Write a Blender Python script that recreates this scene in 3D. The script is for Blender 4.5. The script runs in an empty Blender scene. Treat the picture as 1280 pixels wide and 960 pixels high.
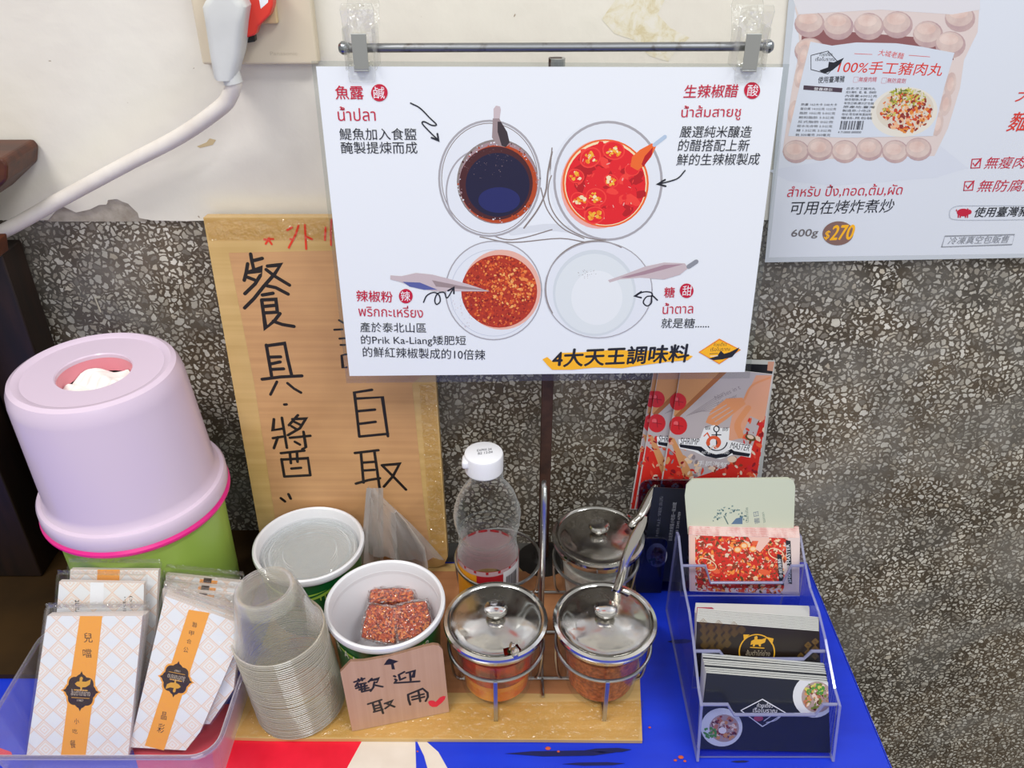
import bpy, bmesh, math, random
from mathutils import Vector, Matrix
random.seed(7)
R = math.radians
C = bpy.context.scene.collection
sc = bpy.context.scene

# ---------------------------------------------------------------- camera
F = 1060.0; TH = R(32.0); H = 0.642
CT, ST = math.cos(TH), math.sin(TH)
cam = bpy.data.objects.new('camera', bpy.data.cameras.new('camera')); C.objects.link(cam)
cam.location = (0, 0, H); cam.rotation_euler = (R(90)-TH, 0, 0)
cam.data.sensor_width = 36.0; cam.data.lens = 36.0*F/1280.0
cam.data.clip_start = 0.02
sc.camera = cam

# ---------------------------------------------------------------- light
sc.view_settings.view_transform = 'Standard'; sc.view_settings.look = 'None'
sc.view_settings.gamma = 1.0; sc.view_settings.use_curve_mapping = False
sc.view_settings.exposure = 0.08
sc.cycles.transparent_max_bounces = 256
sc.cycles.max_bounces = 12
world = bpy.data.worlds.new('room_light'); sc.world = world; world.use_nodes = True
world.node_tree.nodes['Background'].inputs[0].default_value = (1.0, 0.985, 0.955, 1)
world.node_tree.nodes['Background'].inputs[1].default_value = 0.50
def area(name, loc, target, sx, sy, power, col):
    l = bpy.data.lights.new(name, 'AREA'); l.shape = 'RECTANGLE'; l.size = sx; l.size_y = sy
    l.energy = power; l.color = col
    o = bpy.data.objects.new(name, l); C.objects.link(o); o.location = loc
    o.rotation_euler = (Vector(target)-Vector(loc)).to_track_quat('-Z', 'Y').to_euler()
    return o
area('tube_lamp_left', (-0.75, -0.25, 2.05), (0, .6, .2), 0.9, 0.09, 20.0, (1.0, .975, .94))
area('tube_lamp_right', (0.95, -0.25, 2.05), (0, .6, .2), 0.9, 0.09, 16.0, (.96, .98, 1.0))
area('shopfront_window', (0.2, -1.6, 1.5), (0, .6, .2), 1.5, 1.0, 10.0, (.9, .95, 1.0))

# ---------------------------------------------------------------- helpers
def ray(u, v):
    a = (u-640)/F; b = (v-480)/F
    return Vector((a, CT-ST*b, -ST-CT*b))
CAM = Vector((0, 0, H))
def atz(u, v, z):
    d = ray(u, v); return CAM + d*((z-H)/d.z)
def aty(u, v, y):
    d = ray(u, v); return CAM + d*(y/d.y)

def lin(h):
    if isinstance(h, tuple): return h
    h = h.lstrip('#'); o = []
    for i in (0, 2, 4):
        c = int(h[i:i+2], 16)/255
        o.append(c/12.92 if c <= .04045 else ((c+.055)/1.055)**2.4)
    return tuple(o)
MATS = {}
def mat(name, col='#ffffff', rough=.5, metal=0, spec=.5, trans=0, coat=0, sss=0):
    if name in MATS: return MATS[name]
    m = bpy.data.materials.new(name); m.use_nodes = True; b = m.node_tree.nodes['Principled BSDF']
    b.inputs['Base Color'].default_value = (*lin(col), 1)
    b.inputs['Roughness'].default_value = rough; b.inputs['Metallic'].default_value = metal
    b.inputs['Specular IOR Level'].default_value = spec
    b.inputs['Transmission Weight'].default_value = trans
    b.inputs['Coat Weight'].default_value = coat
    MATS[name] = m
    return m
def ramp(nt, stops, fac=None, interp='LINEAR'):
    r = nt.nodes.new('ShaderNodeValToRGB'); r.color_ramp.interpolation = interp
    e = r.color_ramp.elements
    while len(e) < len(stops): e.new(.5)
    for k, (p, c) in enumerate(stops):
        e[k].position = p; c = lin(c) if not isinstance(c, (int, float)) else (c, c, c); e[k].color = (*c, 1)
    if fac is not None: nt.links.new(fac, r.inputs[0])
    return r
def noise(nt, scale, detail=3, vec=None, rough=.55, dist=0):
    n = nt.nodes.new('ShaderNodeTexNoise'); n.inputs['Scale'].default_value = scale
    n.inputs['Detail'].default_value = detail; n.inputs['Roughness'].default_value = rough
    n.inputs['Distortion'].default_value = dist
    if vec is not None: nt.links.new(vec, n.inputs['Vector'])
    return n
def coords(nt, kind='Object', scale=(1, 1, 1), rot=(0, 0, 0)):
    t = nt.nodes.new('ShaderNodeTexCoord'); m = nt.nodes.new('ShaderNodeMapping')
    m.inputs['Scale'].default_value = scale; m.inputs['Rotation'].default_value = rot
    nt.links.new(t.outputs[kind], m.inputs[0]); return m.outputs[0]
def mix(nt, fac, a, b, mode='MIX'):
    m = nt.nodes.new('ShaderNodeMix'); m.data_type = 'RGBA'; m.blend_type = mode
    for val, idx in ((a, 6), (b, 7)):
        if isinstance(val, (str, tuple)): m.inputs[idx].default_value = (*lin(val), 1)
        else: nt.links.new(val, m.inputs[idx])
    if isinstance(fac, (int, float)): m.inputs[0].default_value = fac
    else: nt.links.new(fac, m.inputs[0])
    return m.outputs[2]
def math_(nt, op, a, b=0.0, c=None):
    m = nt.nodes.new('ShaderNodeMath'); m.operation = op
    for i, v in enumerate((a, b) if c is None else (a, b, c)):
        if isinstance(v, (int, float)): m.inputs[i].default_value = v
        else: nt.links.new(v, m.inputs[i])
    return m.outputs[0]
def bump(nt, b, h, strength=.3, dist=.001):
    n = nt.nodes.new('ShaderNodeBump'); n.inputs['Strength'].default_value = strength
    n.inputs['Distance'].default_value = dist
    nt.links.new(h, n.inputs['Height']); nt.links.new(n.outputs[0], b.inputs['Normal'])
def noisy(name, c1, c2, scale, rough=.6, bstr=.2, stops=(.35, .65), dist=.001, sc3=(1, 1, 1), metal=0, kind='Object', detail=4, spec=.5):
    if name in MATS: return MATS[name]
    m = mat(name, c1, rough, metal, spec); nt = m.node_tree; b = nt.nodes['Principled BSDF']
    n = noise(nt, scale, detail, coords(nt, kind, sc3))
    r = ramp(nt, [(stops[0], c1), (stops[1], c2)], n.outputs[0])
    nt.links.new(r.outputs[0], b.inputs['Base Color'])
    if bstr: bump(nt, b, n.outputs[0], bstr, dist)
    return m
def clear(name, tint='#ffffff', rough=.03, base=.03, gain=1.0, edge=None, edge_amt=0.0, wob=0.0, wscale=60, haze=0.02):
    """thin clear plastic: transparent with a fresnel gloss; rims that are seen edge-on can carry a milky colour"""
    if name in MATS: return MATS[name]
    m = bpy.data.materials.new(name); m.use_nodes = True; nt = m.node_tree; nt.nodes.clear()
    out = nt.nodes.new('ShaderNodeOutputMaterial')
    tr = nt.nodes.new('ShaderNodeBsdfTransparent'); tr.inputs[0].default_value = (*lin(tint), 1)
    gl = nt.nodes.new('ShaderNodeBsdfGlossy'); gl.inputs['Roughness'].default_value = rough
    lw = nt.nodes.new('ShaderNodeLayerWeight'); lw.inputs[0].default_value = .5
    p = math_(nt, 'POWER', lw.outputs['Facing'], 3.6)
    f = math_(nt, 'MULTIPLY_ADD', p, .75*gain, base); 
    base_sh = tr.outputs[0]
    if edge:
        df = nt.nodes.new('ShaderNodeBsdfDiffuse'); df.inputs[0].default_value = (*lin(edge), 1)
        mx = nt.nodes.new('ShaderNodeMixShader')
        e = math_(nt, 'MULTIPLY_ADD', p, edge_amt, edge_amt*haze)
        nt.links.new(e, mx.inputs[0]); nt.links.new(tr.outputs[0], mx.inputs[1]); nt.links.new(df.outputs[0], mx.inputs[2])
        base_sh = mx.outputs[0]
    ms = nt.nodes.new('ShaderNodeMixShader')
    nt.links.new(f, ms.inputs[0]); nt.links.new(base_sh, ms.inputs[1]); nt.links.new(gl.outputs[0], ms.inputs[2])
    nt.links.new(ms.outputs[0], out.inputs[0])
    if wob:
        n = noise(nt, wscale, 2, coords(nt)); bm_ = nt.nodes.new('ShaderNodeBump')
        bm_.inputs['Strength'].default_value = wob; bm_.inputs['Distance'].default_value = .004
        nt.links.new(n.outputs[0], bm_.inputs['Height']); nt.links.new(bm_.outputs[0], gl.inputs['Normal'])
    MATS[name] = m
    return m

# ------------- object creation: vertices are given in world space, roots have no rotation
def thing(name, label, cat, loc, group=None):
    o = bpy.data.objects.new(name, None); C.objects.link(o); o.location = loc
    o.empty_display_size = .01
    o['label'] = label; o['category'] = cat
    if group: o['group'] = group
    return o
def base(o):
    v = Vector((0, 0, 0))
    while o is not None: v += o.location; o = o.parent
    return v
def tag(o, label, cat, group=None):
    o['label'] = label; o['category'] = cat
    if group: o['group'] = group
    return o
def struct(o):
    o['kind'] = 'structure'; return o
class G:
    """a growing mesh with material slots and optional uv"""
    def __init__(s): s.v = []; s.f = []; s.m = []; s.uv = []; s.mats = []; s.smooth = []
    def slot(s, m):
        if m not in s.mats: s.mats.append(m)
        return s.mats.index(m)
    def add(s, vs, fs, m, uvs=None, smooth=False):
        n = len(s.v); k = s.slot(m)
        s.v += [tuple(p) for p in vs]; s.uv += list(uvs) if uvs else [(0, 0)]*len(vs)
        for f in fs: s.f.append([n+i for i in f]); s.m.append(k); s.smooth.append(smooth)
    def obj(s, name, parent=None, loc=None):
        off = base(parent) if parent is not None else Vector(loc or (0, 0, 0))
        me = bpy.data.meshes.new(name)
        me.from_pydata([(p[0]-off.x, p[1]-off.y, p[2]-off.z) for p in s.v], [], s.f)
        for m in s.mats: me.materials.append(m)
        me.polygons.foreach_set('material_index', s.m); me.polygons.foreach_set('use_smooth', s.smooth)
        ul = me.uv_layers.new(name='UVMap')
        ul.data.foreach_set('uv', [c for l in me.loops for c in s.uv[l.vertex_index]])
        me.update()
        if any(s.smooth): me.set_sharp_from_angle(angle=R(32))
        o = bpy.data.objects.new(name, me); C.objects.link(o)
        if parent is not None: o.parent = parent
        else: o.location = off
        return o
def lathe(prof, c=(0, 0, 0), seg=48, axis=None, cap0=True, cap1=True):
    vs = []; fs = []; c = Vector(c)
    M = (axis.to_track_quat('Z', 'Y').to_matrix() if axis is not None else Matrix.Identity(3))
    for r, z in prof:
        for k in range(seg):
            a = 2*math.pi*k/seg; vs.append(c + M @ Vector((r*math.cos(a), r*math.sin(a), z)))
    for i in range(len(prof)-1):
        for k in range(seg):
            k2 = (k+1) % seg; fs.append([i*seg+k, i*seg+k2, (i+1)*seg+k2, (i+1)*seg+k])
    if cap0: fs.append(list(range(seg))[::-1])
    if cap1: fs.append([(len(prof)-1)*seg+k for k in range(seg)])
    return vs, fs
def tube(pts, r, seg=8, closed=False, caps=True):
    pts = [Vector(p) for p in pts]; n = len(pts); vs = []; fs = []; up = None
    for i, p in enumerate(pts):
        if closed: t = pts[(i+1) % n]-pts[i-1]
        else: t = pts[min(i+1, n-1)]-pts[max(i-1, 0)]
        t.normalize()
        if up is None:
            up = t.orthogonal().normalized()
        up = (up - t*up.dot(t)).normalized(); s_ = t.cross(up)
        rr = r[i] if isinstance(r, (list, tuple)) else r
        for k in range(seg):
            a = 2*math.pi*k/seg; vs.append(p + up*(rr*math.cos(a)) + s_*(rr*math.sin(a)))
    for i in range(n if closed else n-1):
        j = (i+1) % n
        for k in range(seg):
            k2 = (k+1) % seg; fs.append([i*seg+k, i*seg+k2, j*seg+k2, j*seg+k])
    if caps and not closed:
        fs.append(list(range(seg))[::-1]); fs.append([(n-1)*seg+k for k in range(seg)])
    return vs, fs
def spline(pts, n=8):
    P = [Vector(p) for p in pts]; P = [P[0]*2-P[1]]+P+[P[-1]*2-P[-2]]; out = []
    for i in range(1, len(P)-2):
        for k in range(n):
            t = k/n; a, b, c, d = P[i-1:i+3]
            out.append(.5*((2*b)+(c-a)*t+(2*a-5*b+4*c-d)*t*t+(3*b-a-3*c+d)*t**3))
    out.append(P[-2]); return out
def box(x0, x1, y0, y1, z0, z1, bev=0):
    bm = bmesh.new(); bmesh.ops.create_cube(bm, size=1)
    for v in bm.verts:
        v.co = ((x0+x1)/2+v.co.x*(x1-x0), (y0+y1)/2+v.co.y*(y1-y0), (z0+z1)/2+v.co.z*(z1-z0))
    if bev: bmesh.ops.bevel(bm, geom=bm.edges[:], offset=bev, segments=3, profile=.5, affect='EDGES')
    vs = [v.co.copy() for v in bm.verts]; bm.verts.index_update(); fs = [[v.index for v in f.verts] for f in bm.faces]
    bm.free(); return vs, fs
def simple(name, vf, m, parent=None, loc=None, smooth=False):
    g = G(); g.add(vf[0], vf[1], m, smooth=smooth); return g.obj(name, parent, loc)
def tri2d(pts):
    from mathutils.geometry import tessellate_polygon
    return [list(t) for t in tessellate_polygon([[Vector((p[0], p[1], 0)) for p in pts]])]

# ------------- text
_tc = {}
def text_geo(s, bold=0.0):
    key = (s, bold)
    if key in _tc: return _tc[key]
    cu = bpy.data.curves.new('t', 'FONT'); cu.body = s; cu.size = 1; cu.resolution_u = 2; cu.offset = bold
    ob = bpy.data.objects.new('t', cu); C.objects.link(ob)
    dg = bpy.context.evaluated_depsgraph_get(); cv = ob.to_curve(dg); loops = []
    for sp_ in cv.splines:
        P_ = []
        if sp_.type == 'BEZIER':
            bp_ = sp_.bezier_points; n = len(bp_)
            for i in range(n):
                a, b = bp_[i], bp_[(i+1) % n]; p0, p1, p2, p3 = a.co, a.handle_right, b.handle_left, b.co
                straight = abs((p1-p0).cross(p3-p0).length)+abs((p2-p3).cross(p0-p3).length) < 1e-5
                for k in range(1 if straight else 4):
                    t = k/4; q = p0*(1-t)**3+p1*3*t*(1-t)**2+p2*3*t*t*(1-t)+p3*t**3
                    if not P_ or (P_[-1]-q).length > 1e-5: P_.append(q.copy())
        else: P_ = [Vector(p.co[:3]) for p in sp_.points]
        if len(P_) > 2: loops.append(P_)
    ar = lambda L: sum(L[i].x*L[(i+1) % len(L)].y-L[(i+1) % len(L)].x*L[i].y for i in range(len(L)))/2
    def inside(p, L):
        c = False
        for i in range(len(L)):
            a, b = L[i], L[i-1]
            if (a.y > p.y) != (b.y > p.y) and p.x < (b.x-a.x)*(p.y-a.y)/(b.y-a.y)+a.x: c = not c
        return c
    from mathutils.geometry import tessellate_polygon
    A_ = [ar(L) for L in loops]; vs = []; fs = []; outer = []; hole_of = {}
    for i, L in enumerate(loops):
        con = [k for k in range(len(loops)) if k != i and abs(A_[k]) > abs(A_[i]) and inside(L[0], loops[k])]
        k = min(con, key=lambda q: abs(A_[q])) if con else None
        if k is None or A_[k]*A_[i] > 0: outer.append(i)
        else: hole_of.setdefault(k, []).append(i)
    for i in outer:
        grp = [loops[i]]+[loops[h] for h in hole_of.get(i, [])]
        flat = [p for L in grp for p in L]; n = len(vs); vs += [(p.x, p.y) for p in flat]
        fs += [[n+k for k in t] for t in tessellate_polygon([[Vector((p.x, p.y, 0)) for p in L] for L in grp])]
    ob.to_curve_clear(); bpy.data.objects.remove(ob); bpy.data.curves.remove(cu)
    if not vs: vs = [(0, 0), (1, 0), (0, 1)]; fs = []
    xs = [p[0] for p in vs]; ys = [p[1] for p in vs]; x0, x1, y0, y1 = min(xs), max(xs), min(ys), max(ys)
    vs = [((p[0]-x0)/max(1e-6, x1-x0), (p[1]-y0)/max(1e-6, y1-y0)) for p in vs]
    _tc[key] = (vs, fs); return _tc[key]

class Sheet:
    """a flat sheet in the scene; prints are laid on it in its own (s,t) metres; px() finds (s,t) under a photo pixel"""
    def __init__(s, O, U, V):
        s.O = Vector(O); s.U = Vector(U).normalized(); V = Vector(V); s.V = (V - s.U*V.dot(s.U)).normalized()
        s.N = s.U.cross(s.V)
        if s.N.y > 0: s.N = -s.N
        s.h = .0001
    def px(s, u, v):
        d = ray(u, v); t = (s.O-CAM).dot(s.N)/d.dot(s.N); p = CAM+d*t-s.O
        return (p.dot(s.U), p.dot(s.V))
    def w(s, p, h=0): return s.O + s.U*p[0] + s.V*p[1] + s.N*h
    def up(s, dh=2e-6): s.h += dh; return s.h
    clip = None
    def setclip(s, pts):
        st = [Vector(s.px(*p)) for p in pts]; a = sum(st[i].x*st[(i+1) % len(st)].y-st[(i+1) % len(st)].x*st[i].y for i in range(len(st)))
        s.clip = st if a > 0 else st[::-1]
    def cut(s, st):
        if s.clip is None: return st
        P = [Vector(p) for p in st]; n = len(s.clip)
        for i in range(n):
            a, b = s.clip[i], s.clip[(i+1) % n]; d = b-a; out = []
            side = lambda p: d.x*(p.y-a.y)-d.y*(p.x-a.x)
            for k in range(len(P)):
                p, q = P[k], P[(k+1) % len(P)]; sp_, sq = side(p), side(q)
                if sp_ >= 0: out.append(p)
                if sp_*sq < 0: out.append(p+(q-p)*(sp_/(sp_-sq)))
            P = out
            if len(P) < 3: return []
        return [(p.x, p.y) for p in P]
    def poly(s, g, st, m, h=None):
        st = s.cut(st)
        if len(st) < 3: return
        if h is None: h = s.up()
        f = tri2d(st); g.add([s.w(p, h) for p in st], f, m, uvs=st)
    def ppoly(s, g, pts, m, h=None): s.poly(g, [s.px(*p) for p in pts], m, h)
    def ell(s, g, cu, cv, ru, rv, m, h=None, n=40, rot=0, a0=0, a1=360):
        c, q = math.cos(R(rot)), math.sin(R(rot)); pts = []
        for k in range(n):
            a = R(a0+(a1-a0)*k/n); x = ru*math.cos(a); y = rv*math.sin(a)
            pts.append((cu+x*c-y*q, cv+x*q+y*c))
        s.ppoly(g, pts, m, h)
    def ring(s, g, cu, cv, ru, rv, wpx, m, n=48, a0=0, a1=360, rot=0):
        pts = []
        for k in range(n+1):
            a = R(a0+(a1-a0)*k/n); x = ru*math.cos(a); y = rv*math.sin(a); c, q = math.cos(R(rot)), math.sin(R(rot))
            pts.append((cu+x*c-y*q, cv+x*q+y*c))
        s.stroke(g, pts, wpx, m)
    def stroke(s, g, pts, wpx, m, taper=False, h=None, smooth=0):
        if smooth: pts = [(p.x, p.y) for p in spline([(a, b, 0) for a, b in pts], smooth)]
        st = [Vector(s.px(*p)) for p in pts]
        q = s.px(pts[0][0]+wpx, pts[0][1]); wd = (Vector(q)-st[0]).length/2
        if h is None: h = s.up()
        vs = []; fs = []; n = len(st)
        for i, p in enumerate(st):
            t = st[min(i+1, n-1)]-st[max(i-1, 0)]
            if t.length < 1e-9: t = Vector((1, 0))
            t.normalize(); nn = Vector((-t.y, t.x))
            ww = wd*(.45+.55*math.sin(math.pi*min(1, (i+.6)/n))) if taper else wd
            if 0 < i < n-1:
                a = (st[i]-st[i-1]); b = (st[i+1]-st[i])
                if a.length > 1e-9 and b.length > 1e-9:
                    c = max(.45, math.cos(a.angle(b)/2)); ww = ww/c
            vs += [p+nn*ww, p-nn*ww]
        for i in range(n-1): fs.append([2*i, 2*i+1, 2*i+3, 2*i+2])
        for e, sg in ((0, -1), (n-1, 1)):           # rounded ends
            t = (st[1]-st[0]) if e == 0 else (st[-1]-st[-2])
            if t.length < 1e-9: continue
            t.normalize(); nn = Vector((-t.y, t.x)); k0 = len(vs); ww = wd*(.7 if taper else 1)
            for k in range(7):
                a = math.pi*k/6; vs.append(st[e]+nn*ww*math.cos(a)+t*sg*ww*math.sin(a))
            fs.append(list(range(k0, k0+7)))
        g.add([s.w(p, h) for p in vs], fs, m, uvs=[(p.x, p.y) for p in vs])
    def text(s, g, body, u0, v0, u1, v1, hpx, m, slant=0, bold=0.0, h=None):
        """ink box: lower left at pixel (u0,v0), lower right at (u1,v1), height hpx"""
        vs, fs = text_geo(body); A = Vector(s.px(u0, v0)); B = Vector(s.px(u1, v1))
        e = B-A; L = e.length
        d = Vector(s.px(u0, v0))-Vector(s.px(u0 + (v0-v1)*hpx/max(1, abs(u1-u0)+abs(v1-v0)), v0-hpx))
        up = Vector((-e.y, e.x)).normalized()
        if abs(u1-u0) >= abs(v1-v0):
            hh = abs((Vector(s.px(u0, v0-hpx))-A).dot(up))
        else:
            up = Vector((-e.y, e.x)).normalized(); hh = abs((Vector(s.px(u0-hpx, v0))-A).dot(up))
        offs = [(0, 0)]
        if bold: d_ = bold*hh*.9; offs = [(-d_, 0), (d_, 0), (0, d_), (0, -d_), (0, 0)]
        for j_, (ox, oy) in enumerate(offs):
            hq = h if h is not None else s.h+3e-6+j_*8e-7
            q = [A + e*p[0] + up*hh*p[1] + e.normalized()*(slant*hh*p[1]+ox) + up*oy for p in vs]
            g.add([s.w(p, hq) for p in q], fs, m, uvs=[(p.x, p.y) for p in q])
    def blobs(s, g, inside, n, bbox, cols, rpx, squash=(.5, 1), pts=6):
        k = 0; tries = 0
        while k < n and tries < n*20:
            tries += 1
            u = random.uniform(bbox[0], bbox[2]); v = random.uniform(bbox[1], bbox[3])
            if not inside(u, v): continue
            k += 1; r = random.uniform(*rpx); a0 = random.uniform(0, 6.3); sq = random.uniform(*squash)
            P = []
            for j in range(pts):
                a = 2*math.pi*j/pts; rr = r*random.uniform(.7, 1.15); x = rr*math.cos(a); y = rr*sq*math.sin(a)
                P.append((u+x*math.cos(a0)-y*math.sin(a0), v+x*math.sin(a0)+y*math.cos(a0)))
            s.h += 1.2e-7
            st = s.cut([s.px(*p) for p in P]); m_ = random.choice(cols)
            if len(st) > 2: g.add([s.w(p, s.h) for p in st], [list(range(len(st)))], m_, uvs=st)
    def slab(s, g, st, thick, m, medge=None):
        """closed prism behind the sheet plane"""
        n = len(st); medge = medge or m
        g.add([s.w(p, 0) for p in st], tri2d(st), m, uvs=st)
        g.add([s.w(p, -thick) for p in st], tri2d(st), m, uvs=st)
        vs = [s.w(p, 0) for p in st]+[s.w(p, -thick) for p in st]
        g.add(vs, [[i, (i+1) % n, n+(i+1) % n, n+i] for i in range(n)], medge, uvs=list(st)*2)
def inell(cu, cv, ru, rv): return lambda u, v: ((u-cu)/ru)**2+((v-cv)/rv)**2 < 1

W = 0.715                      # the wall
# print colours
ink = mat('ink_black', '#1c1f2a', .45); red = mat('ink_red', '#c3173a', .45); wht = mat('ink_white', '#eef0f4', .4)
yel = mat('ink_yellow', '#fdb91f', .45); ornge = mat('ink_orange', '#f08a1c', .45); grey = mat('ink_grey', '#8d9099', .5)
marker = mat('marker_black', '#1a1312', .4); redmark = mat('marker_red', '#e23a1c', .45)

# ================================================================ setting
terr = mat('terrazzo', '#6b655c', .45); nt = terr.node_tree; b = nt.nodes['Principled BSDF']
cw = coords(nt); wn = noise(nt, 120, 2, cw)
vm = nt.nodes.new('ShaderNodeVectorMath'); vm.operation = 'MULTIPLY_ADD'
nt.links.new(wn.outputs['Color'], vm.inputs[0]); vm.inputs[1].default_value = (.009, .009, .009); nt.links.new(cw, vm.inputs[2])
vo = nt.nodes.new('ShaderNodeTexVoronoi'); vo.voronoi_dimensions = '3D'; vo.feature = 'DISTANCE_TO_EDGE'; vo.inputs['Scale'].default_value = 165
vc = nt.nodes.new('ShaderNodeTexVoronoi'); vc.feature = 'F1'; vc.inputs['Scale'].default_value = 165
nt.links.new(vm.outputs[0], vo.inputs['Vector']); nt.links.new(vm.outputs[0], vc.inputs['Vector'])
sep = nt.nodes.new('ShaderNodeSeparateColor'); nt.links.new(vc.outputs['Color'], sep.inputs[0])
stone = ramp(nt, [(0, '#7d756a'), (.18, '#b3aa9b'), (.5, '#d2ccbe'), (.8, '#e6e1d6'), (1, '#c2b6a2')], sep.outputs[0])
thr = math_(nt, 'MULTIPLY_ADD', sep.outputs[1], .17, .045)
ed = math_(nt, 'SUBTRACT', vo.outputs['Distance'], thr)
msk = ramp(nt, [(0, 0.0), (.045, 1.0)], ed)
big = noise(nt, 5, 3, cw); mort = ramp(nt, [(.35, '#4e4539'), (.55, '#655746'), (.75, '#857c6f')], big.outputs[0])
c1 = mix(nt, msk.outputs[0], mort.outputs[0], stone.outputs[0])
b2 = noise(nt, 9, 4, cw, .6, .5); smear = ramp(nt, [(.46, 0.0), (.68, .6)], b2.outputs[0])
c2 = mix(nt, smear.outputs[0], c1, '#8a8781')
b3 = noise(nt, 14, 5, cw, .7, 1.0); dirt = ramp(nt, [(.42, .72), (.6, 1.0)], b3.outputs[0])
c3 = mix(nt, 1.0, c2, dirt.outputs[0], 'MULTIPLY')
nt.links.new(c3, b.inputs['Base Color']); bump(nt, b, msk.outputs[0], .35, .0008)

plaster = mat('plaster_paint', '#ddd6cb', .55); nt = plaster.node_tree; b = nt.nodes['Principled BSDF']
cw = coords(nt); n1 = noise(nt, 6, 4, cw); n2 = noise(nt, 70, 3, cw)
pr = ramp(nt, [(.3, '#dcd5cb'), (.55, '#e6e1d6'), (.75, '#e0dccf')], n1.outputs[0])
n3 = noise(nt, 160, 1, cw); sp = ramp(nt, [(.17, .0), (.19, 1.0)], n3.outputs[0])
pc = mix(nt, sp.outputs[0], '#a59582', pr.outputs[0])
nt.links.new(pc, b.inputs['Base Color'])
hs = math_(nt, 'MULTIPLY_ADD', n1.outputs[0], 6.0, n2.outputs[0]); bump(nt, b, hs, .35, .0012)

g = G(); g.add([(-1.2, W, -.75), (1.4, W, -.75), (1.4, W, .9), (-1.2, W, .9), (-1.2, W+.1, -.75), (1.4, W+.1, -.75), (1.4, W+.1, .9), (-1.2, W+.1, .9)],
      [[0, 1, 2, 3], [4, 7, 6, 5], [0, 3, 7, 4], [1, 5, 6, 2], [3, 2, 6, 7], [0, 4, 5, 1]], terr)
wall = struct(g.obj('wall_back', loc=(0, W, 0)))
# plaster coat over the upper wall with a flaked lower edge
YP = W-.004
edge_px = [(-200, 274), (60, 275), (72, 260), (80, 259), (95, 265), (112, 262), (124, 256), (133, 255), (135, 250), (146, 248), (153, 252),
           (160, 254), (166, 260), (172, 266), (174, 273), (190, 275), (230, 276), (300, 275), (380, 274), (520, 277), (700, 276), (860, 276), (1500, 274)]
bot = [aty(u, v, YP) for u, v in edge_px]
for k, p in enumerate(bot):
    if k not in (0, len(bot)-1): p.z += random.uniform(-.0006, .0006)
poly = [(p.x, p.z) for p in bot]+[(1.4, .9), (-1.2, .9)]
poly[0] = (-1.2, poly[0][1]); poly[len(bot)-1] = (1.4, poly[len(bot)-1][1])
g = G(); g.add([(x, YP, z) for x, z in poly], tri2d(poly), plaster)
n = len(poly); g.add([(x, YP, z) for x, z in poly]+[(x, W, z) for x, z in poly], [[i, (i+1) % n, n+(i+1) % n, n+i] for i in range(n)], plaster)
g.obj('plaster_coat', wall)
raw = noisy('raw_plaster', '#9c9184', '#c3bbb0', 60, .9, .6)
g = G(); q = [(60, 277), (62, 262), (84, 256), (130, 245), (158, 249), (180, 262), (184, 277)]
g.add([aty(u, v, W-.0006) for u, v in q], tri2d(q), raw); g.obj('flaked_patch', wall)
# old tape glue on the plaster
glue = mat('glue_stain', '#ddd2ad', .6); nt = glue.node_tree; b = nt.nodes['Principled BSDF']
n1 = noise(nt, 90, 5, coords(nt), .7, .6); r_ = ramp(nt, [(.35, '#d4c6a0'), (.5, '#e2dbc6'), (.62, '#e6e1d6')], n1.outputs[0]); nt.links.new(r_.outputs[0], b.inputs['Base Color'])
g = G(); q = [(790, -30), (752, 24), (768, 42), (792, 50), (812, 70), (835, 77), (846, 62), (862, 47), (838, 35), (822, 18), (846, -30)]
g.add([aty(u, v, YP-.0002) for u, v in q], tri2d(q), glue); g.obj('glue_residue', wall)
g = G(); q = [(258, 178), (262, 173), (270, 175), (266, 181), (250, 185), (246, 183)]
q2 = [(q[i][0], q[i][1]) for i in range(len(q))]
g.add([aty(u, v, YP-.0002) for u, v in q2], tri2d(q2), mat('rust_fleck', '#c9b48c', .7)); g.obj('stain_fleck', wall)
fl = noisy('floor_tile', '#4a4743', '#5c5852', 8, .5, .1)
struct(simple('floor', box(-1.2, 1.4, -1.8, W, -.8, -.75), fl, loc=(0, 0, -.75)))

# ================================================================ table
cloth = mat('blue_cloth', '#1735c8', .35); nt = cloth.node_tree; b = nt.nodes['Principled BSDF']
cw = coords(nt); n1 = noise(nt, 22, 4, coords(nt, 'Object', (.25, 1, 1)), .6); n2 = noise(nt, 120, 3, cw)
bc = ramp(nt, [(.25, '#0d1d78'), (.34, '#1230c4'), (.7, '#173cd8')], n1.outputs[0])
nt.links.new(bc.outputs[0], b.inputs['Base Color']); bump(nt, b, n2.outputs[0], .1, .0006)
clred = noisy('red_print', '#e0142e', '#ee1c38', 30, .35, .05); clcream = noisy('cream_print', '#dccfc0', '#e8ddd0', 20, .4, .05)
tb = thing('table', 'table covered in bright blue cloth with a red and cream print', 'table', (-.2, .4, 0))
TX0, TX1, TY0, TY1 = -.95, .313, .05, .667
simple('table_top', box(TX0, TX1, TY0, TY1, -.024, -.0012, .002), mat('table_wood', '#5c4630', .5), tb)
g = G(); g.add(*box(TX0-.001, TX1+.001, TY0-.001, TY1+.001, -.0012, 0), cloth)
g.add(*box(TX1+.0005, TX1+.0018, TY0, TY1, -.06, 0), cloth)
tcl = g.obj('tablecloth', tb); tcl['label'] = 'bright blue tablecloth with red and cream wedges'
S = Sheet((0, .4, 0), (1, 0, 0), (0, 1, 0)); S.N = Vector((0, 0, 1))
def floorpoly(g, pts, m, z=.0003): g.add([atz(u, v, z) for u, v in pts], tri2d(pts), m)
g = G()
floorpoly(g, [(150, 880), (470, 880), (457, 918), (420, 985), (180, 985)], clred)
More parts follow.
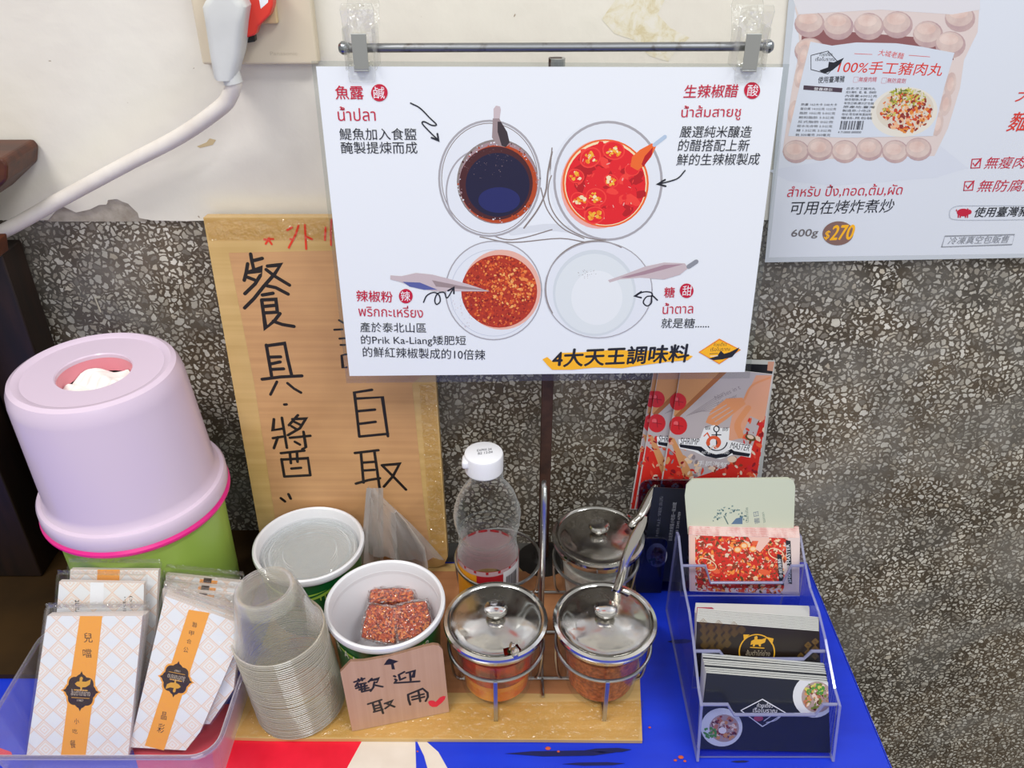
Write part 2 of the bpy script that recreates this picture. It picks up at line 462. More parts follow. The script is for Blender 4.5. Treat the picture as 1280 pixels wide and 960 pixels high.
floorpoly(g, [(470, 880), (457, 918), (420, 985), (575, 985), (562, 965), (548, 940), (523, 918), (500, 880)], clcream)
floorpoly(g, [(519, 922), (530, 945), (541, 985), (521, 985)], cloth, .0006)
floorpoly(g, [(-60, 930), (0, 935), (14, 940), (16, 946), (-60, 946)], clred)
g.obj('printed_wedge', tb)
g = G()
for (u, v, l, w_) in ((700, 942, 70, 5), (760, 938, 30, 4), (742, 955, 40, 3), (925, 952, 12, 2), (850, 802, 16, 4)):
    pts = [(u-l, v), (u-l*.5, v-w_*.6), (u+l*.4, v-w_*.8), (u+l, v-w_*.3), (u+l*.6, v+w_*.5), (u-l*.3, v+w_*.7)]
    g = G(); floorpoly(g, pts, mat('scuff', '#0a1250', .5), .0004); g.obj('scuff_mark', tb)
leg = mat('steel_leg', '#7b7d80', .35, 1)
for x in (TX0+.04, TX1-.04):
    for y in (TY0+.04, TY1-.05): simple('leg', box(x-.014, x+.014, y-.014, y+.014, -.75, -.024, .002), leg, tb)
simple('back_rail', box(-.36, .12, .669, .7, -.012, -.001, .002), mat('grey_rail', '#55534f', .5), tb)

# crumbs
crumb = mat('crumb_red', '#c8552a', .7)
for i, (u, v, s_) in enumerate(((685, 936, 2.6), (698, 940, 1.4), (851, 947, 2.6), (844, 951, 1.6), (856, 952, 1.5), (812, 910, 1.4), (522, 940, 1))):
    p = atz(u, v, 0); r = s_*.0007
    vs, fs = lathe([(r*.4, .0002), (r, .0005), (r*.7, .0011), (r*.2, .0013)], (p.x, p.y, .0002), 6)
    vs = [Vector((p.x+(q.x-p.x)*1.4, q.y, q.z)) for q in vs]
    o = simple('chilli_crumb', (vs, fs), crumb, loc=(p.x, p.y, 0)); tag(o, 'tiny orange chilli crumb on the blue cloth near the table front', 'crumb', 'chilli crumbs on the cloth')

# ================================================================ cardboard base
def card_mat(name, a, b_, rot=0, sc_=(6, 6, 220), gloss=.5):
    m = mat(name, a, gloss); nt = m.node_tree; b = nt.nodes['Principled BSDF']
    n = noise(nt, 1.0, 3, coords(nt, 'UV', sc_)); n2 = noise(nt, 12, 3, coords(nt, 'UV', (1, 1, 1)))
    s_ = math_(nt, 'MULTIPLY_ADD', n2.outputs[0], .6, math_(nt, 'MULTIPLY', n.outputs[0], .5))
    r_ = ramp(nt, [(.38, a), (.68, b_)], s_); nt.links.new(r_.outputs[0], b.inputs['Base Color'])
    bump(nt, b, n.outputs[0], .12, .0006); return m
kraft = card_mat('kraft_card', '#b98a5e', '#cf9f6e', sc_=(3, 180, 1))
kraft_side = card_mat('kraft_taped', '#bd9a5e', '#d3b076', sc_=(3, 120, 1), gloss=.25)
kraft_red = card_mat('kraft_brown', '#a87048', '#b98055', sc_=(3, 160, 1))
CB = .004
def extr(g, pts2, z0, z1, m, medge=None):
    n = len(pts2); g.add([(x, y, z1) for x, y in pts2], tri2d(pts2), m, uvs=pts2); g.add([(x, y, z0) for x, y in pts2], tri2d(pts2), m, uvs=pts2)
    g.add([(x, y, z1) for x, y in pts2]+[(x, y, z0) for x, y in pts2], [[i, (i+1) % n, n+(i+1) % n, n+i] for i in range(n)], medge or m, uvs=pts2*2)
def z2(u, v, z=CB): p = atz(u, v, z); return (p.x, p.y)
base_t = thing('cardboard_sheet', 'flattened cardboard sheet wrapped in yellowish tape under the jar rack', 'cardboard', (-.05, .55, 0))
A, B_, C_, D_ = z2(289, 922), z2(803, 926), z2(798, 800), (-.236, .662)
Cb = (C_[0]+(C_[0]-B_[0])*.9, .662)
g = G(); extr(g, [A, (A[0]+.03, A[1]-.001), (B_[0]-.1, B_[1]+.001), B_, C_, Cb, D_], .0006, CB, kraft_side)
g.obj('sheet', base_t)
g = G(); q = [z2(338, 872), z2(560, 866), z2(755, 868), (C_[0]-.018, C_[1]), (C_[0]-.012, .65), (-.21, .65)]
g.add([(x, y, CB+.0003) for x, y in q], tri2d(q), kraft_red, uvs=q); g.obj('bare_panel', base_t)
film = clear('tape_film', '#fff8e8', .10, .07, 1.0, wob=1.3, wscale=160)
g = G(); q = [(A[0]+.002, A[1]+.0005), (B_[0]-.003, B_[1]+.001), (C_[0]-.004, B_[1]+.04), (A[0]+.01, A[1]+.03)]
g.add([(x, y, CB+.0007) for x, y in q], tri2d(q), film); g.obj('clear_tape', base_t)

# ================================================================ big cardboard sign leaning on the wall
YB, YT = .655, .692
S = Sheet((-.15, YB, CB+.001), (1, 0, 0), (0, YT-YB, .36))
sg = thing('cardboard_sign', 'tall brown cardboard panel with handwritten black characters leaning on the wall', 'sign', (-.15, YB, CB))
P = S.px
zb = 0.0
tl = P(254, 272); tr = P(565, 272); br = P(560, 702); bl = P(333, 700)
xl_top = tl[0]; H_ = tl[1]
outline = [(bl[0]-.002, 0.0), (br[0]-.012, 0.0), (br[0]-.004, .004), (br[0], .014), (P(545, 480)[0], P(545, 480)[1]), (P(545, 480)[0]-.001, H_), (xl_top, H_)]
g = G(); S.slab(g, outline, .012, kraft_side); g.obj('panel', sg)
g = G(); S.ppoly(g, [(286, 316), (470, 312), (560, 480-40), (515, 480), (531, 640), (540, 700), (352, 700), (318, 480)], kraft, h=.0002)
g.obj('bare_card_face', sg)
mk = G(); rd = G(); S.h = .0003
def strokes(g, lst, org, scl, w_, m, **k):
    for st in lst:
        S.stroke(g, [(org[0]+x/scl, org[1]+y/scl) for x, y in st], w_, m, **k)
strokes(mk, [[(455, 325), (465, 385), (480, 445)], [(480, 375), (545, 358)], [(432, 400), (420, 470), (405, 528)], [(430, 468), (545, 440), (530, 490), (490, 555), (410, 632)],
  [(420, 500), (485, 525)], [(585, 418), (685, 408), (640, 480), (560, 570), (480, 670), (408, 742)], [(575, 445), (640, 495), (755, 565)],
  [(580, 570), (650, 585), (745, 635)], [(545, 642), (628, 628)], [(540, 680), (650, 675), (662, 775)], [(540, 680), (555, 790), (570, 898), (640, 840), (682, 785)],
  [(560, 730), (640, 722)], [(565, 780), (655, 775)], [(630, 845), (700, 870), (790, 885)]], (240, 265), 6.195, 4.5, marker)
mk.obj('handwritten_character', sg); mk = G()
strokes(mk, [[(283, 700), (300, 800), (318, 905)], [(283, 705), (405, 688), (425, 790), (450, 895)], [(310, 780), (378, 778)], [(315, 825), (375, 812)], [(318, 862), (398, 858)],
  [(255, 928), (380, 912), (520, 905)]], (280, 300), 5.336, 4.3, marker)
strokes(mk, [[(185, 68), (153, 132)], [(238, 75), (270, 102), (305, 122)]], (300, 460), 4.0, 3.6, marker)
mk.obj('handwritten_character', sg); mk = G()
strokes(mk, [[(222, 182), (233, 181)], [(170, 255), (165, 310), (215, 302)], [(210, 248), (222, 320), (235, 398)],
  [(165, 350), (215, 342)], [(190, 345), (170, 400)], [(290, 235), (245, 285)], [(262, 255), (330, 252), (300, 300), (240, 335)], [(272, 268), (300, 282)], [(258, 290), (282, 305)],
  [(250, 348), (352, 338)], [(318, 318), (330, 395), (312, 405)], [(275, 368), (300, 382)], [(205, 425), (322, 412)], [(208, 455), (222, 540)], [(208, 457), (340, 450), (352, 535)],
  [(222, 542), (352, 535)], [(250, 425), (255, 475)], [(285, 420), (288, 468)], [(258, 502), (305, 498)], [(243, 630), (254, 652)], [(205, 650), (225, 666)]], (300, 460), 4.0, 3.6, marker)
mk.obj('handwritten_character', sg); mk = G()
strokes(mk, [
  [(660, 108), (572, 122), (585, 230), (597, 342)], [(585, 152), (712, 145), (740, 340)], [(592, 215), (675, 207)], [(600, 278), (678, 268)], [(597, 342), (740, 328)],
  ], (300, 460), 4.0, 3.6, marker)
mk.obj('handwritten_character', sg); mk = G()
strokes(mk, [[(575, 424), (692, 410)], [(605, 425), (618, 572)], [(672, 415), (690, 540), (706, 655)], [(615, 472), (672, 468)], [(615, 512), (672, 508)], [(580, 577), (640, 560), (700, 550)],
  [(710, 485), (798, 478), (765, 540), (720, 592)], [(710, 485), (765, 540), (830, 607)]], (300, 460), 4.0, 3.6, marker)
mk.obj('handwritten_character', sg); mk = G()
strokes(mk, [[(103, 672), (140, 670)], [(127, 713), (152, 711)], [(132, 742), (152, 742)], [(160, 785), (137, 790), (143, 848), (160, 845)], [(125, 628), (145, 640)]], (390, 230), 3.693, 2.6, marker)
mk.obj('handwritten_character', sg)
strokes(rd, [[(560, 212), (630, 208)], [(598, 200), (572, 245)], [(595, 215), (618, 248)], [(775, 118), (738, 140)], [(825, 105), (805, 170), (750, 275)], [(762, 208), (785, 215)],
  [(875, 100), (880, 200), (885, 285)], [(890, 190), (930, 210)], [(1035, 120), (1030, 215)], [(1080, 60), (1076, 160), (1078, 255)]], (240, 265), 6.195, 2.6, redmark)
rd.obj('red_handwriting', sg)
film2 = clear('tape_wrinkled', '#fffaf0', .07, .10, 1.0, wob=5.0, wscale=130)
g = G(); S.ppoly(g, [(255, 273), (560, 273), (560, 300), (262, 300)], film2, h=.0012)
g.obj('clear_tape', sg); g = G()
S.ppoly(g, [(524, 480), (544, 480), (557, 690), (540, 700)], film2, h=.0012); g.obj('clear_tape', sg)

# ================================================================ poster stand
steel = noisy('worn_steel', '#8d8f92', '#5c5148', 90, .35, .15, stops=(.55, .75), metal=1)
rustpost = noisy('rusty_post', '#4e3328', '#33211a', 60, .5, .2, metal=.3)
st = thing('poster_stand', 'metal sign stand with rusty upright post and steel clip rail', 'stand', (.04, .668, 0))
pt = aty(696, 62, .668); yR = .662
simple('post', box(.0275, .0385, .665, .673, .008, pt.z-.006, .001), rustpost, st)
vs, fs = lathe([(.006, 0), (.006, .016)], (.034, .668, pt.z-.022), 16); simple('post_collar', (vs, fs), mat('zinc', '#b0b4b6', .3, 1), st, smooth=False)
lp = aty(431, 60, yR); rp = aty(959, 58, yR)
simple('rail', tube([lp, rp], .0033, 12), steel, st, smooth=True)
for p in (lp, rp):
    vs, fs = lathe([(.0001, -.005), (.003, -.0042), (.0048, -.002), (.005, 0), (.0048, .002), (.003, .0042), (.0001, .005)], p, 16, Vector((1, 0, 0)))
    simple('ball_end', (vs, fs), mat('ball_steel', '#8f9498', .25, 1), st, smooth=True)
vs, fs = lathe([(.028, .001), (.028, .004), (.012, .007), (.008, .010)], (.033, .668, 0), 28)
simple('foot', (vs, fs), mat('foot_black', '#191412', .5), st, smooth=False)

# ================================================================ hanging poster
YPT = .655; 
O = aty(690, 82, YPT)
# bottom of the sheet hangs slightly forward
Pb = aty(684, 468, .642)
S = Sheet(O, (1, 0, 0), O-Pb)
po = thing('seasoning_poster', 'laminated white poster of four seasonings hanging from the clip stand', 'poster', O)
paper = mat('glossy_paper', '#e9edf3', .3, coat=.15)
g = G(); S.slab(g, [S.px(*p) for p in ((395, 83), (979, 84), (931, 465), (437, 470))], .0006, paper); g.obj('paper', po)
lam = clear('laminate', '#f2f4f4', .06, .025, .5, edge='#cfd3d4', edge_amt=.9)
g = G(); L4 = [S.px(*p) for p in ((389, 76), (987, 80), (937, 473), (433, 479))]; P4 = [S.px(*p) for p in ((395, 83), (979, 84), (931, 465), (437, 470))]
vs = [S.w(p, .0001) for p in L4+P4]; g.add(vs, [[i, (i+1) % 4, 4+(i+1) % 4, 4+i] for i in range(4)], lam)
g.add([S.w(p, -.0004) for p in L4+P4], [[i, (i+1) % 4, 4+(i+1) % 4, 4+i] for i in range(4)], lam); g.obj('laminate_margin', po)
S.h = .00006
pic = G()
# --- four bowls, flat print
c_glass = mat('print_glass', '#d9dde4', .4); c_gl2 = mat('print_glass_rim', '#a9a6ab', .4); c_gl3 = mat('print_glass_light', '#e3e7ee', .4); c_wire = mat('print_wire', '#8b807c', .4)
c_shadow = mat('print_grey_tint', '#cbd1dc', .4)
S.stroke(pic, [(640, 290), (690, 284), (735, 292)], 9, c_glass, smooth=6)
S.stroke(pic, [(600, 287), (630, 299), (655, 297), (690, 287)], 1.5, c_wire, smooth=5)
S.stroke(pic, [(600, 296), (640, 303), (700, 298), (740, 303), (770, 292)], 1.5, c_wire, smooth=5)
S.stroke(pic, [(676, 235), (684, 262), (703, 285), (730, 298)], 1.5, c_wire, smooth=5)
S.stroke(pic, [(690, 190), (685, 215), (682, 240), (672, 262), (655, 285)], 2.2, c_wire, smooth=5)
S.stroke(pic, [(690, 185), (688, 215), (692, 245), (708, 272)], 1.5, c_wire, smooth=5)
pic.obj('rack_photograph', po); pic = G()
S.ell(pic, 612, 223, 64, 73, c_gl3); S.ring(pic, 612, 223, 63, 72, 2.6, c_gl2); S.ring(pic, 612, 223, 60, 69, 1, c_wire)
S.ring(pic, 600, 240, 42, 52, 2, c_gl2, a0=110, a1=250)
c_soy = mat('print_soy_brown', '#4a2026', .35); c_soy2 = mat('print_soy_navy', '#1c1a3a', .35); c_soy3 = mat('print_soy_blue', '#232863', .35); c_soyo = mat('print_soy_orange', '#b4471f', .35); c_soyl = mat('print_soy_mauve', '#a48a90', .35)
S.ell(pic, 622, 227, 51, 53, c_wire); S.ell(pic, 623, 228, 49.5, 51.5, c_soyl); S.ell(pic, 623, 230, 48.5, 49, c_soyo)
S.ell(pic, 620, 229, 46, 46, c_soy); S.ell(pic, 622, 231, 40, 40, c_soy2); S.ell(pic, 624, 250, 26, 16, c_soy3)
S.blobs(pic, lambda u, v: 45 < math.hypot(u-622, v-227) < 51, 90, (570, 173, 675, 281), [c_gl3, c_soyl, c_soyo, c_soy], (.5, 1.6))
S.blobs(pic, inell(610, 205, 30, 20), 60, (575, 180, 650, 240), [c_soyl], (.2, .5))
c_sp = mat('print_spoon', '#9c8a8c', .35); c_sp2 = mat('print_spoon_dark', '#3c3238', .35); c_sp3 = mat('print_spoon_light', '#c9b9bd', .35)
S.ppoly(pic, [(617, 149), (617, 136), (620, 132), (625, 133), (626, 137), (624, 152)], c_sp3)
S.ppoly(pic, [(616, 148), (624, 148), (634, 165), (637, 178), (632, 184), (622, 182), (615, 172)], c_sp)
S.ppoly(pic, [(622, 152), (626, 152), (634, 165), (637, 178), (632, 184), (627, 182), (622, 165)], c_sp2)
pic.obj('bowl_photograph', po); pic = G()
# chilli vinegar
S.ell(pic, 757, 226, 70, 75, c_gl3); S.ring(pic, 760, 226, 67, 73.5, 3, c_gl2); S.ring(pic, 757, 240, 72, 60, 1.4, c_wire, a0=90, a1=200)
c_r1 = mat('print_chilli_red', '#e5202a', .35); c_r2 = mat('print_chilli_dark', '#b81420', .35); c_r3 = mat('print_chilli_orange', '#ee6a2c', .35); c_r4 = mat('print_chilli_bright', '#f4423a', .35); c_y1 = mat('print_seed_yellow', '#f2b43a', .35); c_y2 = mat('print_seed_cream', '#f4dfb4', .35); c_pk = mat('print_pink', '#eda9a0', .35)
S.ell(pic, 750, 230, 49, 56, c_pk, rot=10); S.ell(pic, 757, 229, 54, 55, c_r3); S.ell(pic, 757, 229, 51.5, 53, c_y2); S.ell(pic, 757, 230, 50, 51, c_r1)
S.blobs(pic, inell(757, 230, 46, 47), 90, (705, 175, 812, 285), [c_r1, c_r2, c_r4, c_r1], (5, 12), (.4, .7), 8)
for (u, v, r_, rot) in ((738, 197, 12, -40), (767, 188, 12, 10), (720, 220, 9, 20), (764, 226, 8, 30), (745, 246, 11, 10), (724, 251, 10, 50), (743, 269, 11, -10), (790, 212, 8, 0)):
    S.ell(pic, u, v, r_*1.2, r_, c_r4, rot=rot, n=18); S.ell(pic, u, v, r_*1.05, r_*.85, c_r1, rot=rot, n=18)
    if u < 790: S.blobs(pic, inell(u, v, r_*.75, r_*.6), 16, (u-r_, v-r_, u+r_, v+r_), [c_y1, c_y1, c_y2, ornge], (1.2, 3.4))
S.blobs(pic, inell(757, 230, 47, 48), 40, (705, 175, 812, 285), [c_pk, c_y2, c_r4], (.5, 3.4), (.15, .4))
S.ppoly(pic, [(788, 208), (790, 196), (800, 187), (815, 179), (820, 183), (814, 196), (804, 208), (797, 213)], c_r3)
S.ppoly(pic, [(802, 205), (806, 195), (816, 184), (815, 193), (804, 209)], c_r2)
S.stroke(pic, [(818, 181), (831, 171)], 5, mat('print_spoon_blue', '#b4c7dc', .35))
pic.obj('bowl_photograph', po); pic = G()
# chilli powder
S.ell(pic, 617, 363, 60, 62, c_gl3); S.ring(pic, 617, 363, 60, 61.5, 1.6, c_gl2); S.ring(pic, 617, 366, 54, 54, 1, c_shadow)
S.ell(pic, 627, 362, 49, 50, mat('print_peach', '#e8b3a2', .4)); S.ell(pic, 624, 364, 47.5, 45.5, mat('print_powder', '#b3361f', .4))
cs = [mat('print_p1', '#c8401e', .4), mat('print_p2', '#8c1f18', .4), mat('print_p3', '#e0662c', .4), mat('print_p4', '#a32a1c', .4), mat('print_p5', '#ee9048', .4)]
S.blobs(pic, inell(624, 364, 46, 44), 900, (576, 318, 672, 410), cs[:4]+cs, (.8, 2.2))
S.blobs(pic, inell(640, 357, 26, 26), 110, (600, 330, 668, 390), [cs[4], cs[2], mat('print_p6', '#f4b066', .4)], (1.0, 2.8))
S.blobs(pic, lambda u, v: u < 590 and v > 370 and inell(610, 366, 50, 52)(u, v), 60, (560, 350, 600, 410), [c_sp, cs[3]], (.2, .5))
S.ppoly(pic, [(488, 344), (488, 349), (500, 352), (520, 360), (545, 364), (580, 364), (612, 364), (585, 355), (560, 348), (540, 343), (520, 341), (502, 345)], c_sp3)
S.ppoly(pic, [(503, 352), (525, 353), (547, 362), (530, 362), (512, 358)], mat('print_spoon_navy', '#5a62a0', .35)); S.ppoly(pic, [(540, 350), (575, 357), (612, 363), (575, 361), (545, 358)], c_sp)
pic.obj('bowl_photograph', po); pic = G()
# sugar
S.ell(pic, 748, 362, 67, 61, c_gl3); S.ring(pic, 745, 361, 63, 60, 1.7, c_wire, a0=150, a1=300); S.ring(pic, 748, 362, 67, 60, 1.3, c_gl2)
S.ell(pic, 743, 366, 52, 54, mat('print_sugar_edge', '#d3dadf', .4)); S.ell(pic, 743, 367, 49, 50, mat('print_sugar', '#dfe5e8', .4)); S.ell(pic, 746, 372, 32, 34, mat('print_sugar_hi', '#e8ecef', .4))
S.blobs(pic, inell(735, 342, 14, 6), 40, (718, 334, 752, 350), [c_sp, c_wire], (.2, .6))
S.ppoly(pic, [(760, 350), (780, 343), (806, 333), (830, 328), (856, 329), (860, 335), (850, 343), (830, 349), (800, 347), (775, 349), (762, 353)], c_sp3)
S.ppoly(pic, [(775, 347), (800, 340), (830, 331), (854, 330), (832, 336), (806, 343), (785, 347)], mat('print_spoon_rose', '#a98a96', .35)); S.stroke(pic, [(861, 333), (870, 327)], 6, grey)
pic.obj('bowl_photograph', po)
# --- lettering
tx = G(); S.h += 5e-6
S.text(tx, '鯷魚加入食鹽', 425, 175, 521, 175, 15, ink); S.text(tx, '醃製提煉而成', 427, 192, 522, 192, 15, ink)
tx.obj('black_lettering', po); tx = G()
S.text(tx, '嚴選純米釀造', 849, 172, 938, 172, 15, ink, .08); S.text(tx, '的醋搭配上新', 847, 189, 935, 189, 15, ink, .08); S.text(tx, '鮮的生辣椒製成', 845, 207, 948, 206, 15, ink, .08)
tx.obj('black_lettering', po); tx = G()
S.text(tx, '產於泰北山區', 450.5, 415, 533, 416, 12.5, ink); S.text(tx, '的Prik Ka-Liang矮肥短', 452, 432, 582.5, 433, 13.5, ink); S.text(tx, '的鮮紅辣椒製成的10倍辣', 454, 446, 606.5, 450, 13, ink)
tx.obj('black_lettering', po); tx = G()
S.text(tx, '就是糖......', 826, 410, 886, 410, 12.5, ink, .03)
tx.obj('black_lettering', po)
def arrow(g, pts, head, org, sc_, w_, m=ink):
    g = G(); S.stroke(g, [(org[0]+x/sc_, org[1]+y/sc_) for x, y in pts], w_, m, smooth=6)
    S.stroke(g, [(org[0]+x/sc_, org[1]+y/sc_) for x, y in head], w_*1.3, m); g.obj('printed_arrow', po)
arrow(tx, [(493, 515), (540, 540), (590, 590), (622, 622), (600, 626), (562, 608), (552, 618), (590, 660), (632, 700)], [(598, 688), (633, 702), (627, 668)], (390, 0), 4, 1.7)
arrow(tx, [(705, 852), (670, 890), (620, 908), (568, 920)], [(605, 898), (568, 920), (608, 930)], (680, 0), 4, 1.7)
arrow(tx, [(515, 545), (530, 515), (560, 500), (585, 510), (592, 540), (575, 555), (567, 535), (580, 505), (610, 500), (624, 525), (655, 478)], [(628, 492), (655, 477), (655, 505)], (390, 230), 3.693, 1.6)
arrow(tx, [(560, 535), (535, 515), (532, 548), (512, 562), (495, 545), (510, 520), (535, 515), (530, 500), (495, 498), (458, 515)], [(485, 497), (457, 517), (485, 524)], (670, 230), 3.693, 1.8)
tr_ = G()
S.text(tr_, '魚露', 420, 124, 455, 124, 17, red, bold=.012); S.text(tr_, 'น้ำปลา', 423, 151, 470, 151, 18, red)
tr_.obj('red_lettering', po); tr_ = G()
S.text(tr_, '生辣椒醋', 854, 122.5, 921, 121.5, 16.5, red, .08, bold=.008); S.text(tr_, 'น้ำส้มสายชู', 851, 151, 925, 150, 19, red)
tr_.obj('red_lettering', po); tr_ = G()
S.text(tr_, '辣椒粉', 446, 376.5, 491, 378, 14, red, bold=.01); S.text(tr_, 'พริกกะเหรี่ยง', 448.5, 395, 529, 397, 14.5, red)
tr_.obj('red_lettering', po); tr_ = G()
S.text(tr_, '糖', 830, 372, 843, 371.5, 13, red, bold=.01); S.text(tr_, 'น้ำตาล', 828, 392.5, 866, 391.5, 14, red)
tr_.obj('red_lettering', po)
for (c_, u, v, r_) in (('鹹', 474.3, 115.8, 10.3), ('酸', 940, 113, 10), ('辣', 507.3, 370, 8.6), ('甜', 858.2, 363.2, 8.6)):
    tr_ = G(); S.ell(tr_, u, v, r_, r_*1.05, red); S.text(tr_, c_, u-r_*.68, v+r_*.72, u+r_*.68, v+r_*.72, r_*1.45, wht); tr_.obj('taste_badge', po)
tt = G()
S.ppoly(tt, [(678, 449), (684, 446), (690, 451), (700, 441), (730, 440), (765, 437), (790, 438), (830, 438), (858, 443), (866, 445), (860, 450), (835, 452), (790, 458), (778, 460), (745, 459), (715, 462), (690, 462), (684, 456)], yel)
S.text(tt, '4大天王調味料', 690, 459, 859.5, 452, 22, ink, .1, bold=.03)
tt.obj('title_lettering', po); tt = G()
S.ppoly(tt, [(873, 440), (899, 423), (926, 437), (899, 455)], ornge); S.ppoly(tt, [(875, 440), (899, 425), (924, 437), (899, 453.5)], yel)
S.text(tt, 'ก๋วยเตี๋ยว', 892, 432.5, 908, 432, 4.5, ink); S.text(tt, 'เรือโบราณ', 888, 439, 912, 438, 5, ink)
S.ppoly(tt, [(886, 448), (896, 445), (901, 438), (905, 442), (912, 440), (924, 434), (922, 438), (915, 446), (903, 449), (892, 450)], ink)
S.stroke(tt, [(887, 442), (897, 441.5)], .8, ink); S.stroke(tt, [(888, 445), (897, 444.5)], .8, wht)
tt.obj('boat_logo', po)

# --- clear clips on the rail
clipm = clear('clip_plastic', '#fdfdfc', .06, .06, 1.0, edge='#f4f4f2', edge_amt=.6, wob=.6, wscale=120)
def clip(u, v0, v1, label, lean):
    pr_ = aty(u, 60, yR); y0 = pr_.y
    c = thing('sign_clip', label, 'clip', pr_, 'clear plastic clips on the rail')
    zt = aty(u, v0, y0-.012).z; zb_ = aty(u, v1, y0-.012).z; hw = .0118
    x = pr_.x
    def plate(y_top, y_mid, y_bot, th):
        vs = []; prof = [(zt, y_top, .9), (zt-.004, y_top, 1), (pr_.z+.004, y_mid, .95), (pr_.z-.006, y_mid, .8), (zb_+.004, y_bot, .85), (zb_, y_bot, .78)]
        for z, y, w_ in prof:
            for xs, yy in ((-1, y), (1, y), (1, y+th), (-1, y+th)): vs.append((x+xs*hw*w_+lean*(z-pr_.z), yy, z))
        fs = []
        for i in range(len(prof)-1):
            for k in range(4): fs.append([i*4+k, i*4+(k+1) % 4, i*4+4+(k+1) % 4, i*4+4+k])
        fs += [[3, 2, 1, 0], [len(vs)-4+k for k in range(4)]]
        return vs, fs
    simple('front_jaw', plate(y0-.018, y0-.0075, y0-.0092, .0022), clipm, c)
    simple('rear_jaw', plate(y0+.013, y0+.0045, y0-.0055, .0020), clipm, c)
    for s_ in (-1, 1):
        simple('side_rib', box(x+s_*hw*.9-.0008, x+s_*hw*.9+.0008, y0-.014, y0+.010, pr_.z-.013, pr_.z+.016, .0006), clipm, c)
    g = G(); g.add(*box(x-.0055, x+.0055, y0-.0125, y0-.0116, pr_.z-.013, pr_.z+.012, .0004), mat('spring_steel', '#c2c4c2', .3, 1))
    g.add(*box(x-.0055, x+.0055, y0-.0125, y0+.008, pr_.z-.0145, pr_.z-.013, .0004), mat('spring_steel'))
    g.obj('spring', c)
clip(453, 3, 104, 'clear plastic clip with steel spring at the left end of the rail', .04)
clip(935, 5, 104, 'clear plastic clip with steel spring at the right end of the rail', -.04)

# ================================================================ product poster on the wall
YW = YP-.0015
O = aty(1100, 200, YW)
S = Sheet(O, (1, 0, 0), (0, 0, 1))
pp = thing('meatball_poster', 'white laminated poster of packed pork meatballs taped to the wall', 'poster', O)
p2 = mat('poster_paper', '#dadfe9', .35, coat=.1)
cor = [(1001, -60), (1500, -60), (1500, 314), (961, 322)]
g = G(); S.slab(g, [S.px(*p) for p in cor], .0006, p2); g.obj('paper', pp)
g = G(); c2_ = [(992, -70), (1510, -70), (1510, 318), (956, 328)]
g.add([S.w(S.px(*p), .0001) for p in c2_+cor], [[i, (i+1) % 4, 4+(i+1) % 4, 4+i] for i in range(4)], mat('laminate_edge', '#c6ccd4', .2)); g.obj('laminate_margin', pp)
S.h = .00006; g = G()
m1 = noisy('print_meat1', '#cbb2ac', '#d9c6be', 90, .45, 0); m2 = noisy('print_meat2', '#b3969a', '#c6aca8', 90, .45, 0); m3 = noisy('print_meat3', '#d6b8ae', '#e4cfc6', 90, .45, 0); m4 = mat('print_meat_dark', '#8c5a5c', .45); m5 = mat('print_bag', '#ccd4e2', .4); m6 = mat('print_bag_tint', '#d5dae6', .4); m7 = mat('print_meat_pale', '#dccdc9', .45)
S.ppoly(g, [(960, 213), (1170, 178), (1210, 210), (1170, 222), (1040, 232), (985, 226)], m6)
S.ppoly(g, [(990, -5), (1225, -5), (1222, 40), (1205, 75), (1200, 110), (1185, 160), (1168, 195), (985, 200), (978, 190), (990, 110), (1000, 60), (996, 20)], m7)
S.ppoly(g, [(1003, 35), (1190, 50), (1192, 75), (1000, 68)], m4)
for i, (u, v) in enumerate([(1012, 32), (1048, 35), (1086, 35), (1122, 33), (1160, 45), (1188, 58), (1012, 66), (1200, 25)]):
    S.ell(g, u, v-2, 19, 17, m2, n=20); S.ell(g, u-1, v-5, 17, 13, m1, n=20); S.ell(g, u-2, v-9, 12, 7, m3, n=16)
S.ppoly(g, [(990, -5), (1225, -5), (1225, 12), (1190, 18), (1100, 12), (1030, 16), (998, 18)], mat('print_fade', '#dcdadf', .45))
for i, u in enumerate((995, 1025, 1056, 1087, 1119, 1148)):
    v = 188+(-1)**i*1.5; S.ell(g, u, v, 16.5, 14.5, m2, n=20); S.ell(g, u-.5, v-1.5, 15, 12, m1, n=20); S.ell(g, u-2, v-3, 10, 7, m3, n=16)
for (u, v) in ((1004, 70), (1000, 95), (1188, 105), (1182, 130), (1172, 155), (992, 140)):
    S.ell(g, u, v, 7, 15, m1, n=14, rot=10); S.ell(g, u, v, 4, 9, m3, n=12, rot=10)
lab = mat('print_label', '#d3dae6', .4)
S.ppoly(g, [(1013, 52), (1040, 57), (1070, 53), (1120, 54), (1150, 58), (1193, 66), (1180, 110), (1166, 170), (1060, 172), (985, 170), (1000, 105)], lab)
S.ell(g, 1130, 140, 42, 31, mat('print_bowl', '#e2ddd2', .4), rot=-8); S.ell(g, 1131, 137, 36, 26, mat('print_bowl_in', '#d8cfc0', .4), rot=-8)
food = [mat('print_f1', '#c9472a', .4), mat('print_f2', '#e08a3c', .4), mat('print_f3', '#8c2f2c', .4), mat('print_f4', '#e9b48a', .4)]
grn = [mat('print_g1', '#a9ad3a', .4), mat('print_g2', '#6d7a2c', .4), mat('print_g3', '#c9c25c', .4)]
S.blobs(g, lambda u, v: inell(1133, 140, 32, 24)(u, v), 260, (1098, 112, 1168, 168), food, (1.2, 4), (.3, .9))
S.blobs(g, inell(1133, 122, 24, 12), 110, (1105, 105, 1165, 138), grn, (1.0, 3.6), (.15, .5))
S.blobs(g, inell(1112, 140, 8, 8), 20, (1100, 130, 1120, 150), grn, (1.0, 3), (.3, .6))
